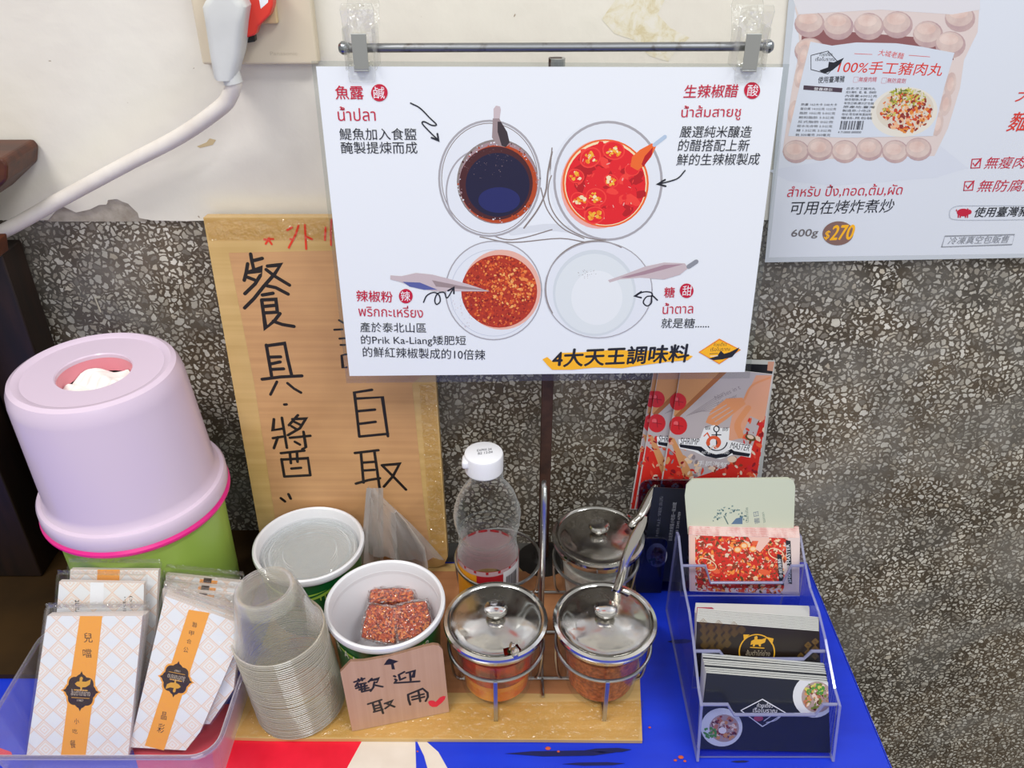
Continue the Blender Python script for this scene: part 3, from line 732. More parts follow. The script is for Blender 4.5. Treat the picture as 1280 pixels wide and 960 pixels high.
g.obj('package_photograph', pp)
g = G(); S.h += 5e-6
prr = mat('print_letter_red', '#d8392f', .4)
S.text(g, '100%手工豬肉丸', 1046, 91, 1176, 95, 16, prr, .08, bold=.006)
S.text(g, '大城老麵', 1097, 69, 1128, 74, 8, prr)
S.stroke(g, [(1068, 67), (1090, 68)], .6, prr); S.stroke(g, [(1136, 69), (1162, 71)], .6, prr)
S.text(g, '☑無瘦肉精', 1066, 103, 1095, 103, 7, red); S.text(g, '☑無防腐劑', 1101, 104, 1131, 105, 7, red)
g.obj('red_lettering', pp); g = G()
S.text(g, 'สำหรับ ปิ้ง,ทอด,ต้ม,ผัด', 983, 248, 1126, 245, 16, red, .05)
def checkbox(u, v, s_):
    S.stroke(g, [(u, v), (u+s_, v-.5), (u+s_+1.6, v-s_-.5), (u+1.6, v-s_), (u, v)], 1.2, red)
    S.stroke(g, [(u+3, v-s_*.55), (u+s_*.45, v-2.5), (u+s_+2, v-s_-1)], 1.5, red)
g.obj('thai_lettering', pp); g = G()
checkbox(1213.5, 210, 11); checkbox(1204.5, 238, 11)
S.text(g, '無瘦肉精', 1229, 211, 1297, 210, 15, red, .15); S.text(g, '無防腐劑', 1220, 240, 1294, 239, 15, red, .15)
g.obj('checked_lettering', pp); g = G()
S.text(g, '大', 1268, 127, 1290, 127, 17, prr, .15, bold=.01); S.text(g, '麵線', 1257, 164, 1310, 164, 24, prr, .15, bold=.01)
g.obj('red_lettering', pp); g = G()
S.ell(g, 1204, 265.5, 8, 4.8, red, n=20); S.ell(g, 1211.5, 264.8, 3, 3, red, n=12)
for du in (-6, -3.5, 3, 5.5): S.stroke(g, [(1204+du, 267), (1204+du-.2, 271.5)], 1.6, red)
S.ppoly(g, [(1196, 261), (1194.5, 263), (1196.5, 265)], red); S.ppoly(g, [(1209, 260), (1211, 261.5), (1208.5, 262.5)], red)
g.obj('pig_symbol', pp)
g = G()
S.text(g, '可用在烤炸煮炒', 986, 268.5, 1115, 265.5, 17, ink, .08); g.obj('black_lettering', pp); g = G(); S.text(g, '使用臺灣豬肉', 1216, 271.5, 1297, 270, 12.5, ink, .1, bold=.01)
g.obj('black_lettering', pp); g = G(); S.text(g, '使用臺灣豬', 1022, 104, 1055, 102.5, 8, ink, bold=.01)
g.obj('black_lettering', pp); g = G(); S.text(g, '600g', 988, 298.5, 1021, 297.5, 11.5, mat('ink_warm_grey', '#6f6a6c', .45), .05, bold=.015)
g.obj('black_lettering', pp); g = G()
S.ring(g, 1029, 78, 19, 15, .8, ink, n=5, rot=0); 
S.ppoly(g, [(1024, 88), (1035, 84), (1036, 77), (1042, 78), (1055, 72), (1050, 80), (1040, 88), (1030, 92)], ink)
S.text(g, 'ก๋วยเตี๋ยว', 1024, 70, 1040, 70, 5, ink); S.text(g, 'เรือโบราณ', 1019, 76, 1043, 76, 5, ink)
g.obj('boat_logo', pp); g = G()
S.ppoly(g, [(1004.5, 106.5), (1053, 110), (1052, 115.5), (1004, 112)], mat('ink_plum', '#4a3a48', .45)); S.text(g, '營養標示', 1017, 112.5, 1040, 114, 3.6, wht)
rows = ['熱量 162大卡 540大卡', '蛋白質 14.5公克 12公克', '脂肪 10公克 5.0公克', '飽和脂肪 3.5公克', '反式脂肪 0公克', '碳水化合物 2.5公克', '糖 1.5公克 2.0公克', '鈉 505毫克 350毫克']
for k, r_ in enumerate(rows): S.text(g, r_, 1001-k*1.0, 132+k*5.4, 1046-k*1.2, 132.5+k*5.4, 3.2, ink)
g.obj('nutrition_table', pp); g = G()
rows = ['品名:手工豬肉丸', '成分:豬肉、鹽、糖、胡椒粉', '內容量:600公克', '保存期限:冷凍一年', '有效日期:標示於包裝', '原產地:臺灣', '製造商:小吃店', '地址:見包裝背面說明', '電話:見包裝']
for k, r_ in enumerate(rows): S.text(g, r_, 1058-k*.9, 112+k*4.6, 1094-k*1.0+(k % 3)*2, 112.5+k*4.6, 3.2, ink)
g.obj('small_print', pp); g = G()
for k in range(26):
    u = 1050+k*1.12; 
    if k % 3 != 2 or k % 5 == 0: S.ppoly(g, [(u+1.2, 151), (u+1.2+random.uniform(.4, .9), 151), (u+random.uniform(.4, .9)-.8, 162), (u-.8, 162)], ink)
S.text(g, '4 710000 000000', 1047, 166.5, 1076, 166.5, 2.6, ink)
g.obj('barcode', pp)
g = G()
S.ell(g, 1047.5, 291.5, 19.5, 15, mat('ink_brown', '#86665f', .45), rot=-5); S.text(g, '$', 1029, 300, 1035, 300, 12, yel, .1, bold=.01); S.text(g, '270', 1037, 300, 1064.5, 299, 18, yel, .12, bold=.03)
g.obj('price_disc', pp)
g = G()
S.text(g, '冷凍真空包販售', 1184, 305.5, 1259, 303.5, 9.5, grey, .15)
S.stroke(g, [(1177, 308.5), (1265, 305.5), (1268, 293), (1181, 295), (1177, 308.5)], 1, grey)
S.stroke(g, [(1300, 257), (1215, 257), (1196, 257.5), (1188, 262), (1187, 270), (1192, 274), (1220, 275), (1300, 274)], .8, mat('ink_light', '#b9bfca', .4), smooth=3)
g.obj('grey_lettering', pp)

# ================================================================ wall socket, plugs and cable
YS = YP
def yq(u, v, y): return aty(u, v, y)
sk = thing('wall_socket', 'beige wall socket plate above the peeling plaster', 'socket', yq(330, 40, YS-.004))
cream = mat('socket_cream', '#d6c9b2', .4); cream2 = mat('socket_yellowed', '#d2b98c', .4)
a = yq(238, 0, YS-.012); b_ = yq(398, 81, YS-.012)
simple('cover_plate', box(a.x, b_.x, YS-.012, YS, b_.z, b_.z+.13, .002), cream, sk)
a2 = yq(300, 0, YS-.018); b2_ = yq(347, 30, YS-.018)
simple('outlet', box(a2.x-.01, b2_.x, YS-.018, YS-.012, b2_.z, b2_.z+.09, .0012), cream2, sk)
S = Sheet(yq(360, 65, YS-.012), (1, 0, 0), (0, 0, 1)); S.h = .0001
g = G(); S.text(g, 'Panasonic', 338, 69, 372, 69, 4.5, mat('socket_relief', '#c2b59e', .4)); g.obj('embossed_lettering', sk)
# red plug, half hidden behind the white one
rp_ = thing('red_plug', 'red plug pushed in the socket behind the big white plug', 'plug', yq(325, 20, YS-.03))
redp = mat('red_plastic', '#e23a2c', .35)
def prism_y(pts, y0, y1, bev=.0012):
    P0 = [yq(u, v, y0) for u, v in pts]; bm = bmesh.new()
    f = bm.faces.new([bm.verts.new((p.x, y0, p.z)) for p in P0]); r_ = bmesh.ops.extrude_face_region(bm, geom=[f])
    for v in r_['geom']:
        if isinstance(v, bmesh.types.BMVert): v.co.y = y1
    bmesh.ops.bevel(bm, geom=bm.edges[:], offset=bev, segments=2, profile=.5, affect='EDGES'); bmesh.ops.recalc_face_normals(bm, faces=bm.faces[:])
    bm.verts.index_update(); vs = [v.co.copy() for v in bm.verts]; fs = [[v.index for v in f.verts] for f in bm.faces]; bm.free(); return vs, fs
simple('body', prism_y([(306, -25), (342, -25), (341, 8), (337, 19), (322, 34), (319, 44), (306, 48)], YS-.030, YS-.0185), redp, rp_)
simple('prongs_collar', prism_y([(309, 44), (318, 42), (319, 52), (309, 54)], YS-.026, YS-.020, .0006), mat('black_plastic', '#15130f', .5), rp_)
S = Sheet(yq(325, 10, YS-.030), (1, 0, 0), (0, 0, 1)); S.h = .00006
g = G(); S.ppoly(g, [(322, -10), (336, -10), (335, 3), (326, 11)], wht); g.obj('white_sticker', rp_)
# white plug
wp = thing('white_plug', 'large off-white plug with thick cable in the wall socket', 'plug', yq(285, 50, YS-.045))
plugw = noisy('plug_white', '#c9cac8', '#d3d4d2', 30, .4, .03, stops=(.3, .7))
def loft(rings, m, name, parent):
    n = len(rings[0]); vs = [p for r_ in rings for p in r_]
    fs = [[i*n+k, i*n+(k+1) % n, (i+1)*n+(k+1) % n, (i+1)*n+k] for i in range(len(rings)-1) for k in range(n)]
    fs += [list(range(n))[::-1], [(len(rings)-1)*n+k for k in range(n)]]
    return simple(name, (vs, fs), m, parent, smooth=True)
def rrect(x0, x1, y0, y1, z, r, k=4):
    out = []
    for cx, cy, a0 in ((x1-r, y1-r, 0), (x0+r, y1-r, 90), (x0+r, y0+r, 180), (x1-r, y0+r, 270)):
        for j in range(k+1):
            a = R(a0+90*j/k); out.append(Vector((cx+r*math.cos(a), cy+r*math.sin(a), z)))
    return out
yf = YS-.048; rows = []
for (ul, ur, v, dep, rr) in ((268, 291, 101.5, .012, .005), (265, 294, 98, .015, .006), (260, 299, 70, .024, .006), (254, 303, 30, .034, .006), (250.5, 306, 10, .036, .006), (253, 303, 3, .034, .008), (258, 298, -3, .028, .008), (258, 298, -30, .028, .008)):
    pl = yq(ul, v, yf); pr2 = yq(ur, v, yf); rows.append(rrect(pl.x, pr2.x, yf, yf+dep, pl.z, min(rr, (pr2.x-pl.x)/2.2)))
loft(rows, plugw, 'body', wp)
simple('pin_block', prism_y([(256, -20), (312, -20), (305, 55), (268, 78)], YS-.022, YS-.0125), cream, wp)
# cable
cb = thing('power_cable', 'thick white power cable sagging from the plug down to the left edge', 'cable', yq(150, 200, YS-.03))
pts = [yq(288, 96, yf+.008), yq(292, 104, yf+.008), yq(288, 118, yf+.010), yq(275, 135, yf+.012), yq(225, 170, YS-.030), yq(160, 204, YS-.026), yq(80, 247, YS-.022), yq(0, 291, YS-.020), yq(-90, 330, YS-.03), yq(-160, 350, YS-.05)]
vs, fs = tube(spline(pts, 8), .0062, 14); simple('cable', (vs, fs), noisy('cable_white', '#d9d0c8', '#e2dbd4', 40, .45, .02), cb, smooth=True)
vs, fs = tube([pts[0]+Vector((-.0, 0, .006)), pts[1]], .0072, 14); simple('strain_relief', (vs, fs), plugw, cb, smooth=True)
# nail
a = aty(117, 372, W-.001); b_ = aty(126, 391, W-.012)
o = simple('nail', tube([a+Vector((0, .002, 0)), b_], .0009, 6), mat('nail_steel', '#d8d2c6', .3, .8), loc=a); tag(o, 'thin pale nail sticking out of the terrazzo wall', 'nail')

# ================================================================ dark wooden rack at the left edge
wood = noisy('dark_wood', '#140b06', '#25140b', 14, .5, .15, sc3=(6, 6, 1)); wood2 = noisy('red_wood', '#3c1a0b', '#552810', 16, .45, .1, sc3=(1, 6, 8))
wr = thing('wooden_rack', 'dark brown wooden rack standing on the brown board at the left edge', 'rack', (-.52, .66, .0062))
xr = aty(56, 430, .69).x
simple('upright', box(xr-.048, xr, .672, .706, .0062, aty(5, 318, .672).z, .002), wood, wr)
simple('upright', box(xr-.16, xr-.052, .64, .706, .0062, .42, .002), wood, wr)
simple('top_board', prism_y([(-260, 199), (2, 198), (9, 206), (8, 226), (-25, 258), (-260, 330)], .655, .7085, .002), wood2, wr)
simple('lower_board', prism_y([(-260, 305), (-3, 300), (0, 322), (-260, 350)], .655, .6705, .0015), wood2, wr)

# dark board under the dispenser
bd = noisy('dark_board', '#2a1c0a', '#3a270e', 12, .6, .1, spec=.2)
g = G(); y0b = atz(0, 845, .004).y
extr(g, [(-.80, y0b), (-.262, y0b+.0), (-.262, .712), (-.80, .712)], .0006, .006, bd)
o = g.obj('brown_board', loc=(-.5, .6, 0)); tag(o, 'dark brown board lying on the table under the dispenser', 'board')

# ================================================================ tissue dispenser
DX, DY, DZ = -.340, .600, .0062
ds = thing('tissue_dispenser', 'round lavender tissue dispenser with pink rim and green base', 'dispenser', (DX, DY, DZ))
lav = mat('lavender_plastic', '#d8c5d8', .22); pnk = mat('pink_plastic', '#e8258a', .3); grnp = mat('green_plastic', '#9fc055', .35)
ztop = H - .600*(.518/.855) + .004; zfl = H - .6*(.634/.783)+.007
vs, fs = lathe([(.066, 0), (.0695, .003), (.0722, zfl-.012-DZ), (.0722, zfl-.006-DZ), (.069, zfl-.006-DZ), (.066, .006)], (DX, DY, DZ), 64, cap1=True); simple('base_tub', (vs, fs), grnp, ds, smooth=True)
vs, fs = lathe([(0.0708, zfl-.018), (0.0792, zfl-.018), (0.0810, zfl-.0155), (0.0810, zfl-.0135), (0.0792, zfl-.011), (0.0708, zfl-.011)], (DX, DY, 0), 72, cap0=False, cap1=False); simple('rim_band', (vs, fs), pnk, ds, smooth=True)
prof = [(0.0792, zfl-.011), (0.0801, zfl-.008), (0.0798, zfl+.001), (0.0783, zfl+.0035), (0.0752, zfl+.0045), (0.0730, zfl+.008), (0.0721, zfl+.013), (0.0690, ztop-.016), (0.0677, ztop-.008), (0.0650, ztop-.002), (0.0611, ztop), (0.0571, ztop-.0008), (0.0553, ztop-.0022), (0.0305, ztop-.0030), (0.0296, ztop-.0040), (0.0296, ztop-.007)]
SHR = lambda L: [Vector((p.x-.05*max(0, p.z-zfl), p.y, p.z)) for p in map(Vector, L)]
vs, fs = lathe(prof, (DX, DY, 0), 96, cap0=False, cap1=False); simple('cover', (SHR(vs), fs), lav, ds, smooth=True)
vs, fs = lathe([(0.0297, ztop-.004), (0.0297, ztop-.020), (0.0531, ztop-.022)], (DX, DY, 0), 64, cap0=False, cap1=False); simple('opening_ring', (SHR(vs), fs), mat('pink_inner', '#e2909c', .4), ds, smooth=True)
# crumpled tissue
tis = mat('tissue_white', '#f3efea', .9)
g = G(); N = 46; vs = []; fs = []
for i in range(N):
    for j in range(N):
        x = (i/(N-1)-.5)*.058; y = (j/(N-1)-.5)*.058
        z = .004*math.sin(x*190+3*math.sin(y*130))+.004*math.sin(y*160+x*80)+.0025*math.sin((x-y)*420)
        d = math.hypot(x, y)
        if d > .029: s_ = .029/d; x *= s_; y *= s_
        vs.append((DX+x, DY+y, ztop-.0185+z*.7+.004*(1-(d/.029)**2)))
fs = [[i*N+j, (i+1)*N+j, (i+1)*N+j+1, i*N+j+1] for i in range(N-1) for j in range(N-1)]
g.add(SHR(vs), fs, tis, smooth=True); g.obj('tissue_roll', ds)

# ================================================================ white tubs
tubw = mat('tub_white', '#e6e6ea', .3); tgreen = mat('tub_green', '#14622c', .3)
tg2 = mat('tub_lime', '#a9cf4a', .35)
def tub(x, y, rt, h, label, words):
    z = CB+.0006
    t = thing('plastic_tub', label, 'tub', (x, y, z), 'white plastic tubs with green sleeves')
    rb = rt*.84
    prof = [(rb, 0), (rt-.0055, h-.010), (rt-.003, h-.0095), (rt-.0028, h-.008), (rt-.001, h-.0075), (rt, h-.004), (rt-.0005, h-.001), (rt-.002, h), (rt-.0038, h-.0012), (rt-.005, h-.005), (rb-.002, .002)]
    vs, fs = lathe(prof, (x, y, z), 72); simple('tub_body', (vs, fs), tubw, t, smooth=True)
    vs, fs = lathe([(rb+.0004, .001), (rt-.0049, h-.012), (rt-.0052, h-.0135)], (x, y, z), 72, cap0=False, cap1=False); sl = simple('green_sleeve', (vs, fs), tgreen, t, smooth=True)
    # print that follows the sleeve
    g = G()
    def onsl(a, zz, off=.0004):
        r_ = rb+(rt-.0052-rb)*(zz/(h-.013))+off+.0006; return Vector((x+r_*math.sin(a), y-r_*math.cos(a), z+zz))
    def arcband(a0, a1, z0, z1, th, m, off):
        n = 24; vs = []
        for k in range(n+1):
            s_ = k/n; a = a0+(a1-a0)*s_; zc = z0+(z1-z0)*s_-.009*math.sin(math.pi*s_); tt_ = th*math.sin(math.pi*(s_*.9+.05))
            vs += [onsl(a, zc-tt_, off), onsl(a, zc+tt_, off)]
        g.add(vs, [[2*k, 2*k+2, 2*k+3, 2*k+1] for k in range(n)], m)
    arcband(-1.0, .9, h-.019, h-.017, .004, tg2, .0003); arcband(-.9, .8, h-.021, h-.015, .0014, tgreen, .0006)
    for (s_, a_, zz, hh, m_) in words:
        vs, fs = text_geo(s_); w_ = hh*.62*len(s_)
        q = []
        for p in vs: q.append(onsl(a_+(p[0]-.5)*w_/rt, zz+p[1]*hh-(p[0]-.5)*.0, .0009))
        g.add(q, fs, m_)
    g.obj('sleeve_print', t)
    return t
cw_ = mat('tub_cream', '#eef0d8', .35); ylw = mat('tub_yellow', '#e8c93a', .35)
tub(-.1115, .530, .0530, .0815, 'white tub with green sleeve in front, filled with bagged chilli blocks', [('R', -.86, .056, .009, cw_), ('A', -.66, .054, .009, cw_), ('A', -.48, .052, .009, cw_), ('AR', .86, .057, .009, cw_)])
tub(-.194, .606, .0528, .0815, 'white tub with green sleeve behind, filled with clear plastic lids', [('MINI', -.35, .054, .004, ylw), ('▮▮▮', .45, .05, .006, grnp)])
# clear lids in the rear tub
lidm = clear('lid_plastic', '#f4f6f6', .07, .05, 1.0, edge='#fafbfb', edge_amt=1.6, haze=.10, wob=.4, wscale=70)
for k in range(16):
    z = .0125+k*.0040; r_ = min(.0455, .0385+k*.0005)
    dx = random.uniform(-.001, .001); dy = random.uniform(-.001, .001)
    prof = [(.0005, .0012), (r_*.55, .0012), (r_*.57, .0022), (r_*.82, .0022), (r_*.86, .0004), (r_*.93, .0004), (r_*.95, .0018), (r_, .0016), (r_, 0)]
    vs, fs = lathe(prof, (-.194+dx, .606+dy, z), 40, cap0=False, cap1=False)
    o = simple('cup_cover', (vs, fs), lidm, loc=(-.194+dx, .606+dy, z), smooth=True)
    tag(o, 'clear flat plastic lid on top of the stack in the rear tub' if k == 15 else 'clear flat plastic lid stacked below others in the rear tub', 'lid', 'clear lids in the rear tub')

# bagged chilli blocks in the front tub
blk = mat('chilli_block', '#b4552c', .5); nt = blk.node_tree; b = nt.nodes['Principled BSDF']
vo = nt.nodes.new('ShaderNodeTexVoronoi'); vo.inputs['Scale'].default_value = 620; cw = coords(nt); nt.links.new(cw, vo.inputs['Vector'])
sp_ = nt.nodes.new('ShaderNodeSeparateColor'); nt.links.new(vo.outputs['Color'], sp_.inputs[0])
r_ = ramp(nt, [(0, '#5c1a0e'), (.3, '#962f14'), (.6, '#bd4c20'), (.85, '#d4722f'), (1, '#dd9048')], sp_.outputs[0]); nt.links.new(r_.outputs[0], b.inputs['Base Color'])
bump(nt, b, vo.outputs['Distance'], .8, .0012)
cling = clear('cling_film', '#ffffff', .08, .06, 1.0, edge='#ffffff', edge_amt=.5, wob=1.0, wscale=150)
def roughbox(M, sx, sy, sz, amp=.0007, n=7):
    bm = bmesh.new(); bmesh.ops.create_cube(bm, size=1); bmesh.ops.subdivide_edges(bm, edges=bm.edges[:], cuts=n, use_grid_fill=True)
    for v in bm.verts:
        c = v.co; l = max(abs(c.x), abs(c.y), abs(c.z)); d = c.normalized()*.62
        c2 = c*.82+d*.18
        v.co = M @ Vector((c2.x*sx+random.uniform(-amp, amp), c2.y*sy+random.uniform(-amp, amp), c2.z*sz+random.uniform(-amp, amp)))
    bm.verts.index_update(); vs = [v.co.copy() for v in bm.verts]; fs = [[v.index for v in f.verts] for f in bm.faces]; bm.free(); return vs, fs
def block(u, v, z, sx, sy, sz, rz, rx, ry, label):
    p = atz(u, v, z); M = Matrix.Translation(p) @ Matrix.Rotation(R(rz), 4, 'Z') @ Matrix.Rotation(R(rx), 4, 'X') @ Matrix.Rotation(R(ry), 4, 'Y')
    t = thing('chilli_block', label, 'snack', p, 'bagged chilli blocks in the front tub')
    simple('block', roughbox(M, sx, sy, sz), blk, t, smooth=True)
    simple('plastic_wrap', roughbox(M, sx*1.10, sy*1.10, sz*1.22, .0014, 9), cling, t, smooth=True)
block(490, 750, .048, .040, .015, .017, 2, 10, 0, 'orange red chilli block in clear wrap lying at the back of the tub')
block(478, 780, .046, .031, .030, .013, -12, 38, 4, 'orange red chilli block in clear wrap at front left in the tub')
block(516, 776, .0475, .031, .030, .013, 16, 34, -4, 'orange red chilli block in clear wrap at front right in the tub')
g = G()   # loose bag ends standing at the left inside the tub
bagm = clear('bag_film', '#ffffff', .1, .05, .9, edge='#f2efee', edge_amt=.9, wob=.8, wscale=80)
def drape(name, pts_rows, m, parent=None, loc=None):
    n = len(pts_rows[0]); vs = [p for r_ in pts_rows for p in r_]
    fs = [[i*n+k, i*n+k+1, (i+1)*n+k+1, (i+1)*n+k] for i in range(len(pts_rows)-1) for k in range(n-1)]
    return simple(name, (vs, fs), m, parent, loc, smooth=True)

# small handwritten card in front of the tub
def z3(u, v, z): return atz(u, v, z)
A = z3(441, 914, CB+.0006); B_ = z3(561, 890, CB+.0006); 
U = (B_-A).normalized(); back = Vector((-U.y, U.x, 0)); upv = Vector((0, 0, 1))+back*.10
S = Sheet(A, U, upv); S.O = A
kr2 = card_mat('card_pinkish', '#b98f72', '#c8a084', sc_=(200, 3, 1), gloss=.7)
def c7(x, y): return (420+x/7.387, 790+y/7.387)
sc_t = thing('welcome_card', 'small cut cardboard card with welcome handwriting and red heart leaning on the front tub', 'sign', A)
ou = [S.px(*c7(*p)) for p in ((40, 372), (135, 272), (260, 268), (500, 225), (800, 140), (900, 118), (950, 125), (985, 165), (1045, 732))]
ou = [(A_[0], max(A_[1], 0)) for A_ in ou]+[(ou[-1][0], 0.0), (S.px(*c7(150, 915))[0], 0.0)]
g = G(); S.slab(g, ou, .0028, kr2, card_mat('card_edge', '#7a5a42', '#94705a', sc_=(200, 3, 1), gloss=.8)); g.obj('card', sc_t)
g = G(); S.h = .00006
def st7(lst, w_, m=marker):
    for st_ in lst: S.stroke(g, [c7(*p) for p in st_], w_, m, taper=False)
S.ppoly(g, [c7(*p) for p in ((440, 305), (470, 260), (490, 245), (578, 270), (532, 292), (545, 345), (515, 345), (508, 300))], marker)
st7([[(168, 462), (262, 430)], [(205, 435), (215, 455)], [(235, 425), (242, 447)], [(190, 487), (275, 470)], [(200, 470), (180, 502)], [(230, 480), (240, 548)], [(205, 500), (215, 515)],
     [(185, 520), (285, 495)], [(215, 533), (300, 515)], [(240, 552), (320, 532)], [(262, 480), (268, 540)], [(330, 430), (300, 460)], [(320, 447), (395, 430), (375, 465)], [(355, 462), (345, 510), (320, 545)], [(360, 490), (430, 505)],
     [(535, 405), (548, 412)], [(545, 435), (560, 443), (545, 465)], [(540, 470), (640, 464), (770, 455)], [(630, 368), (580, 395), (590, 435)], [(590, 442), (640, 420)], [(650, 378), (725, 357), (712, 418), (700, 415)], [(682, 370), (690, 445)],
     [(295, 665), (420, 625)], [(340, 660), (360, 735)], [(400, 640), (435, 750)], [(360, 682), (400, 672)], [(365, 707), (405, 697)], [(350, 737), (430, 715)], [(450, 660), (520, 635), (490, 680), (455, 705)], [(470, 660), (540, 690)],
     [(665, 580), (670, 625), (685, 670)], [(665, 577), (800, 522), (845, 560), (848, 600), (828, 637)], [(700, 600), (810, 572)], [(705, 625), (815, 598)], [(762, 552), (778, 640)]], 2.9)
g.obj('black_handwriting', sc_t)
g = G(); S.ppoly(g, [c7(*p) for p in ((850, 652), (858, 636), (880, 630), (905, 634), (920, 645), (960, 602), (990, 590), (1012, 592), (1005, 620), (980, 650), (930, 690), (890, 692), (865, 678))], mat('marker_heart', '#e0263c', .4)); g.obj('red_heart', sc_t)

# clear bag standing between the tubs and the big sign
bp = atz(510, 690, .02)
bg = thing('plastic_bag', 'translucent plastic bag standing between the rear tub and the cardboard sign', 'bag', (-.125, .632, CB))
bagw = clear('bag_milky', '#f0efee', .15, .08, 1.0, edge='#dcd9d6', edge_amt=2.0, wob=.9, wscale=60, haze=.16)
rows = []
for i in range(13):
    s_ = i/12
    a = aty(452-4*s_+14*math.sin(s_*3)*0 + 12*s_, 690-82*s_, .628); b_ = aty(556-88*s_, 698-88*s_, .650)
    rows.append([a.lerp(b_, t/14)+Vector((0, -.007*math.sin(t/14*math.pi)*(1-s_*.7)+.0014*math.sin(t*2.2+s_*6), .002*math.sin(t*1.7+s_*3)*(1-s_))) for t in range(15)])
drape('front_film', rows, bagw, bg)
rows = [[aty(450+8*s_+t*4.2-3*s_*t*.4, 705-95*s_, .624-.004*math.sin(t*1.2+s_*2)+.002*t) for t in range(8)] for s_ in [k/10 for k in range(11)]]
drape('fold', rows, bagw, bg)
# white contents inside
c0 = aty(512, 690, .640); c1_ = aty(492, 640, .648)
vs, fs = tube([c0+Vector((0, 0, -.02)), c0, c0.lerp(c1_, .7), c1_], [.018, .016, .008, .003], 14); simple('wrapped_contents', (vs, fs), clear('bag_inner', '#e0dedc', .3, .10, 1, edge='#efeeee', edge_amt=3), bg, smooth=True)

# ================================================================ stack of clear cups
cupm = clear('cup_plastic', '#fefefd', .06, .012, .8, edge='#f4f2ec', edge_amt=.40, haze=.045)
cup_rim = clear('cup_rim_plastic', '#f4f2ec', .08, .22, 1.3, edge='#d2cbbb', edge_amt=.8, haze=.60)
cb0 = z3(377, 877, CB+.001); axis = Vector((-.085, .01, 1)).normalized(); q = axis.to_track_quat('Z', 'Y').to_matrix()
Rr = .0375
g = G(); bead = [(Rr, 0), (Rr+.0010, .0001), (Rr+.0013, .0005), (Rr+.0010, .0009), (Rr, .0010)]
vs, fs = lathe(bead, (0, 0, 0), 60, cap0=False, cap1=False); g.add([q @ Vector(p) for p in vs], fs, cup_rim, smooth=True)
prof = [(Rr, .0010), (Rr-.0022, .0050), (Rr-.005, .014), (.0255, .046), (.0240, .0485), (.0215, .0492), (.0200, .0480), (.0004, .0478)]
vs, fs = lathe(prof, (0, 0, 0), 44, cap0=False, cap1=False); g.add([q @ Vector(p) for p in vs], fs, cupm, smooth=True)
vs, fs = lathe([(.0243, .0480), (.0238, .0492), (.0222, .0496), (.0205, .0490)], (0, 0, 0), 44, cap0=False, cap1=False); g.add([q @ Vector(p) for p in vs], fs, clear('cup_foot', '#fafaf8', .08, .10, 1.2, edge='#f6f4ee', edge_amt=.9, haze=.12), smooth=True)
g2 = G(); vs, fs = lathe(bead, (0, 0, 0), 60, cap0=False, cap1=False); g2.add([q @ Vector(p) for p in vs], fs, cup_rim, smooth=True)
vs, fs = lathe([(Rr, .0010), (Rr-.0012, .0034)], (0, 0, 0), 60, cap0=False, cap1=False); g2.add([q @ Vector(p) for p in vs], fs, cupm, smooth=True)
short = g2.obj('clear_cup', loc=(0, 0, 0))
NC = 40; step = .0905/(NC-1)
first = None
for k in range(NC):
    loc = cb0 + axis*(k*step) + Vector((random.uniform(-.0003, .0003), random.uniform(-.0003, .0003), 0))
    if first is None:
        first = g.obj('clear_cup', loc=(0, 0, 0)); o = first; full = first.data
    else: o = first.copy(); C.objects.link(o)
    o.data = full
    if k < NC-7: o.data = short.data            # only the rim and skirt of a nested cup can be seen
    o.location = loc
    lb = 'topmost upside-down clear plastic cup of the nested stack' if k == NC-1 else ('lowest upside-down clear plastic cup of the nested stack' if k == 0 else 'upside-down clear plastic cup nested in the middle of the tall stack')
    tag(o, lb, 'cup', 'nested clear plastic cups')

bpy.data.objects.remove(short)
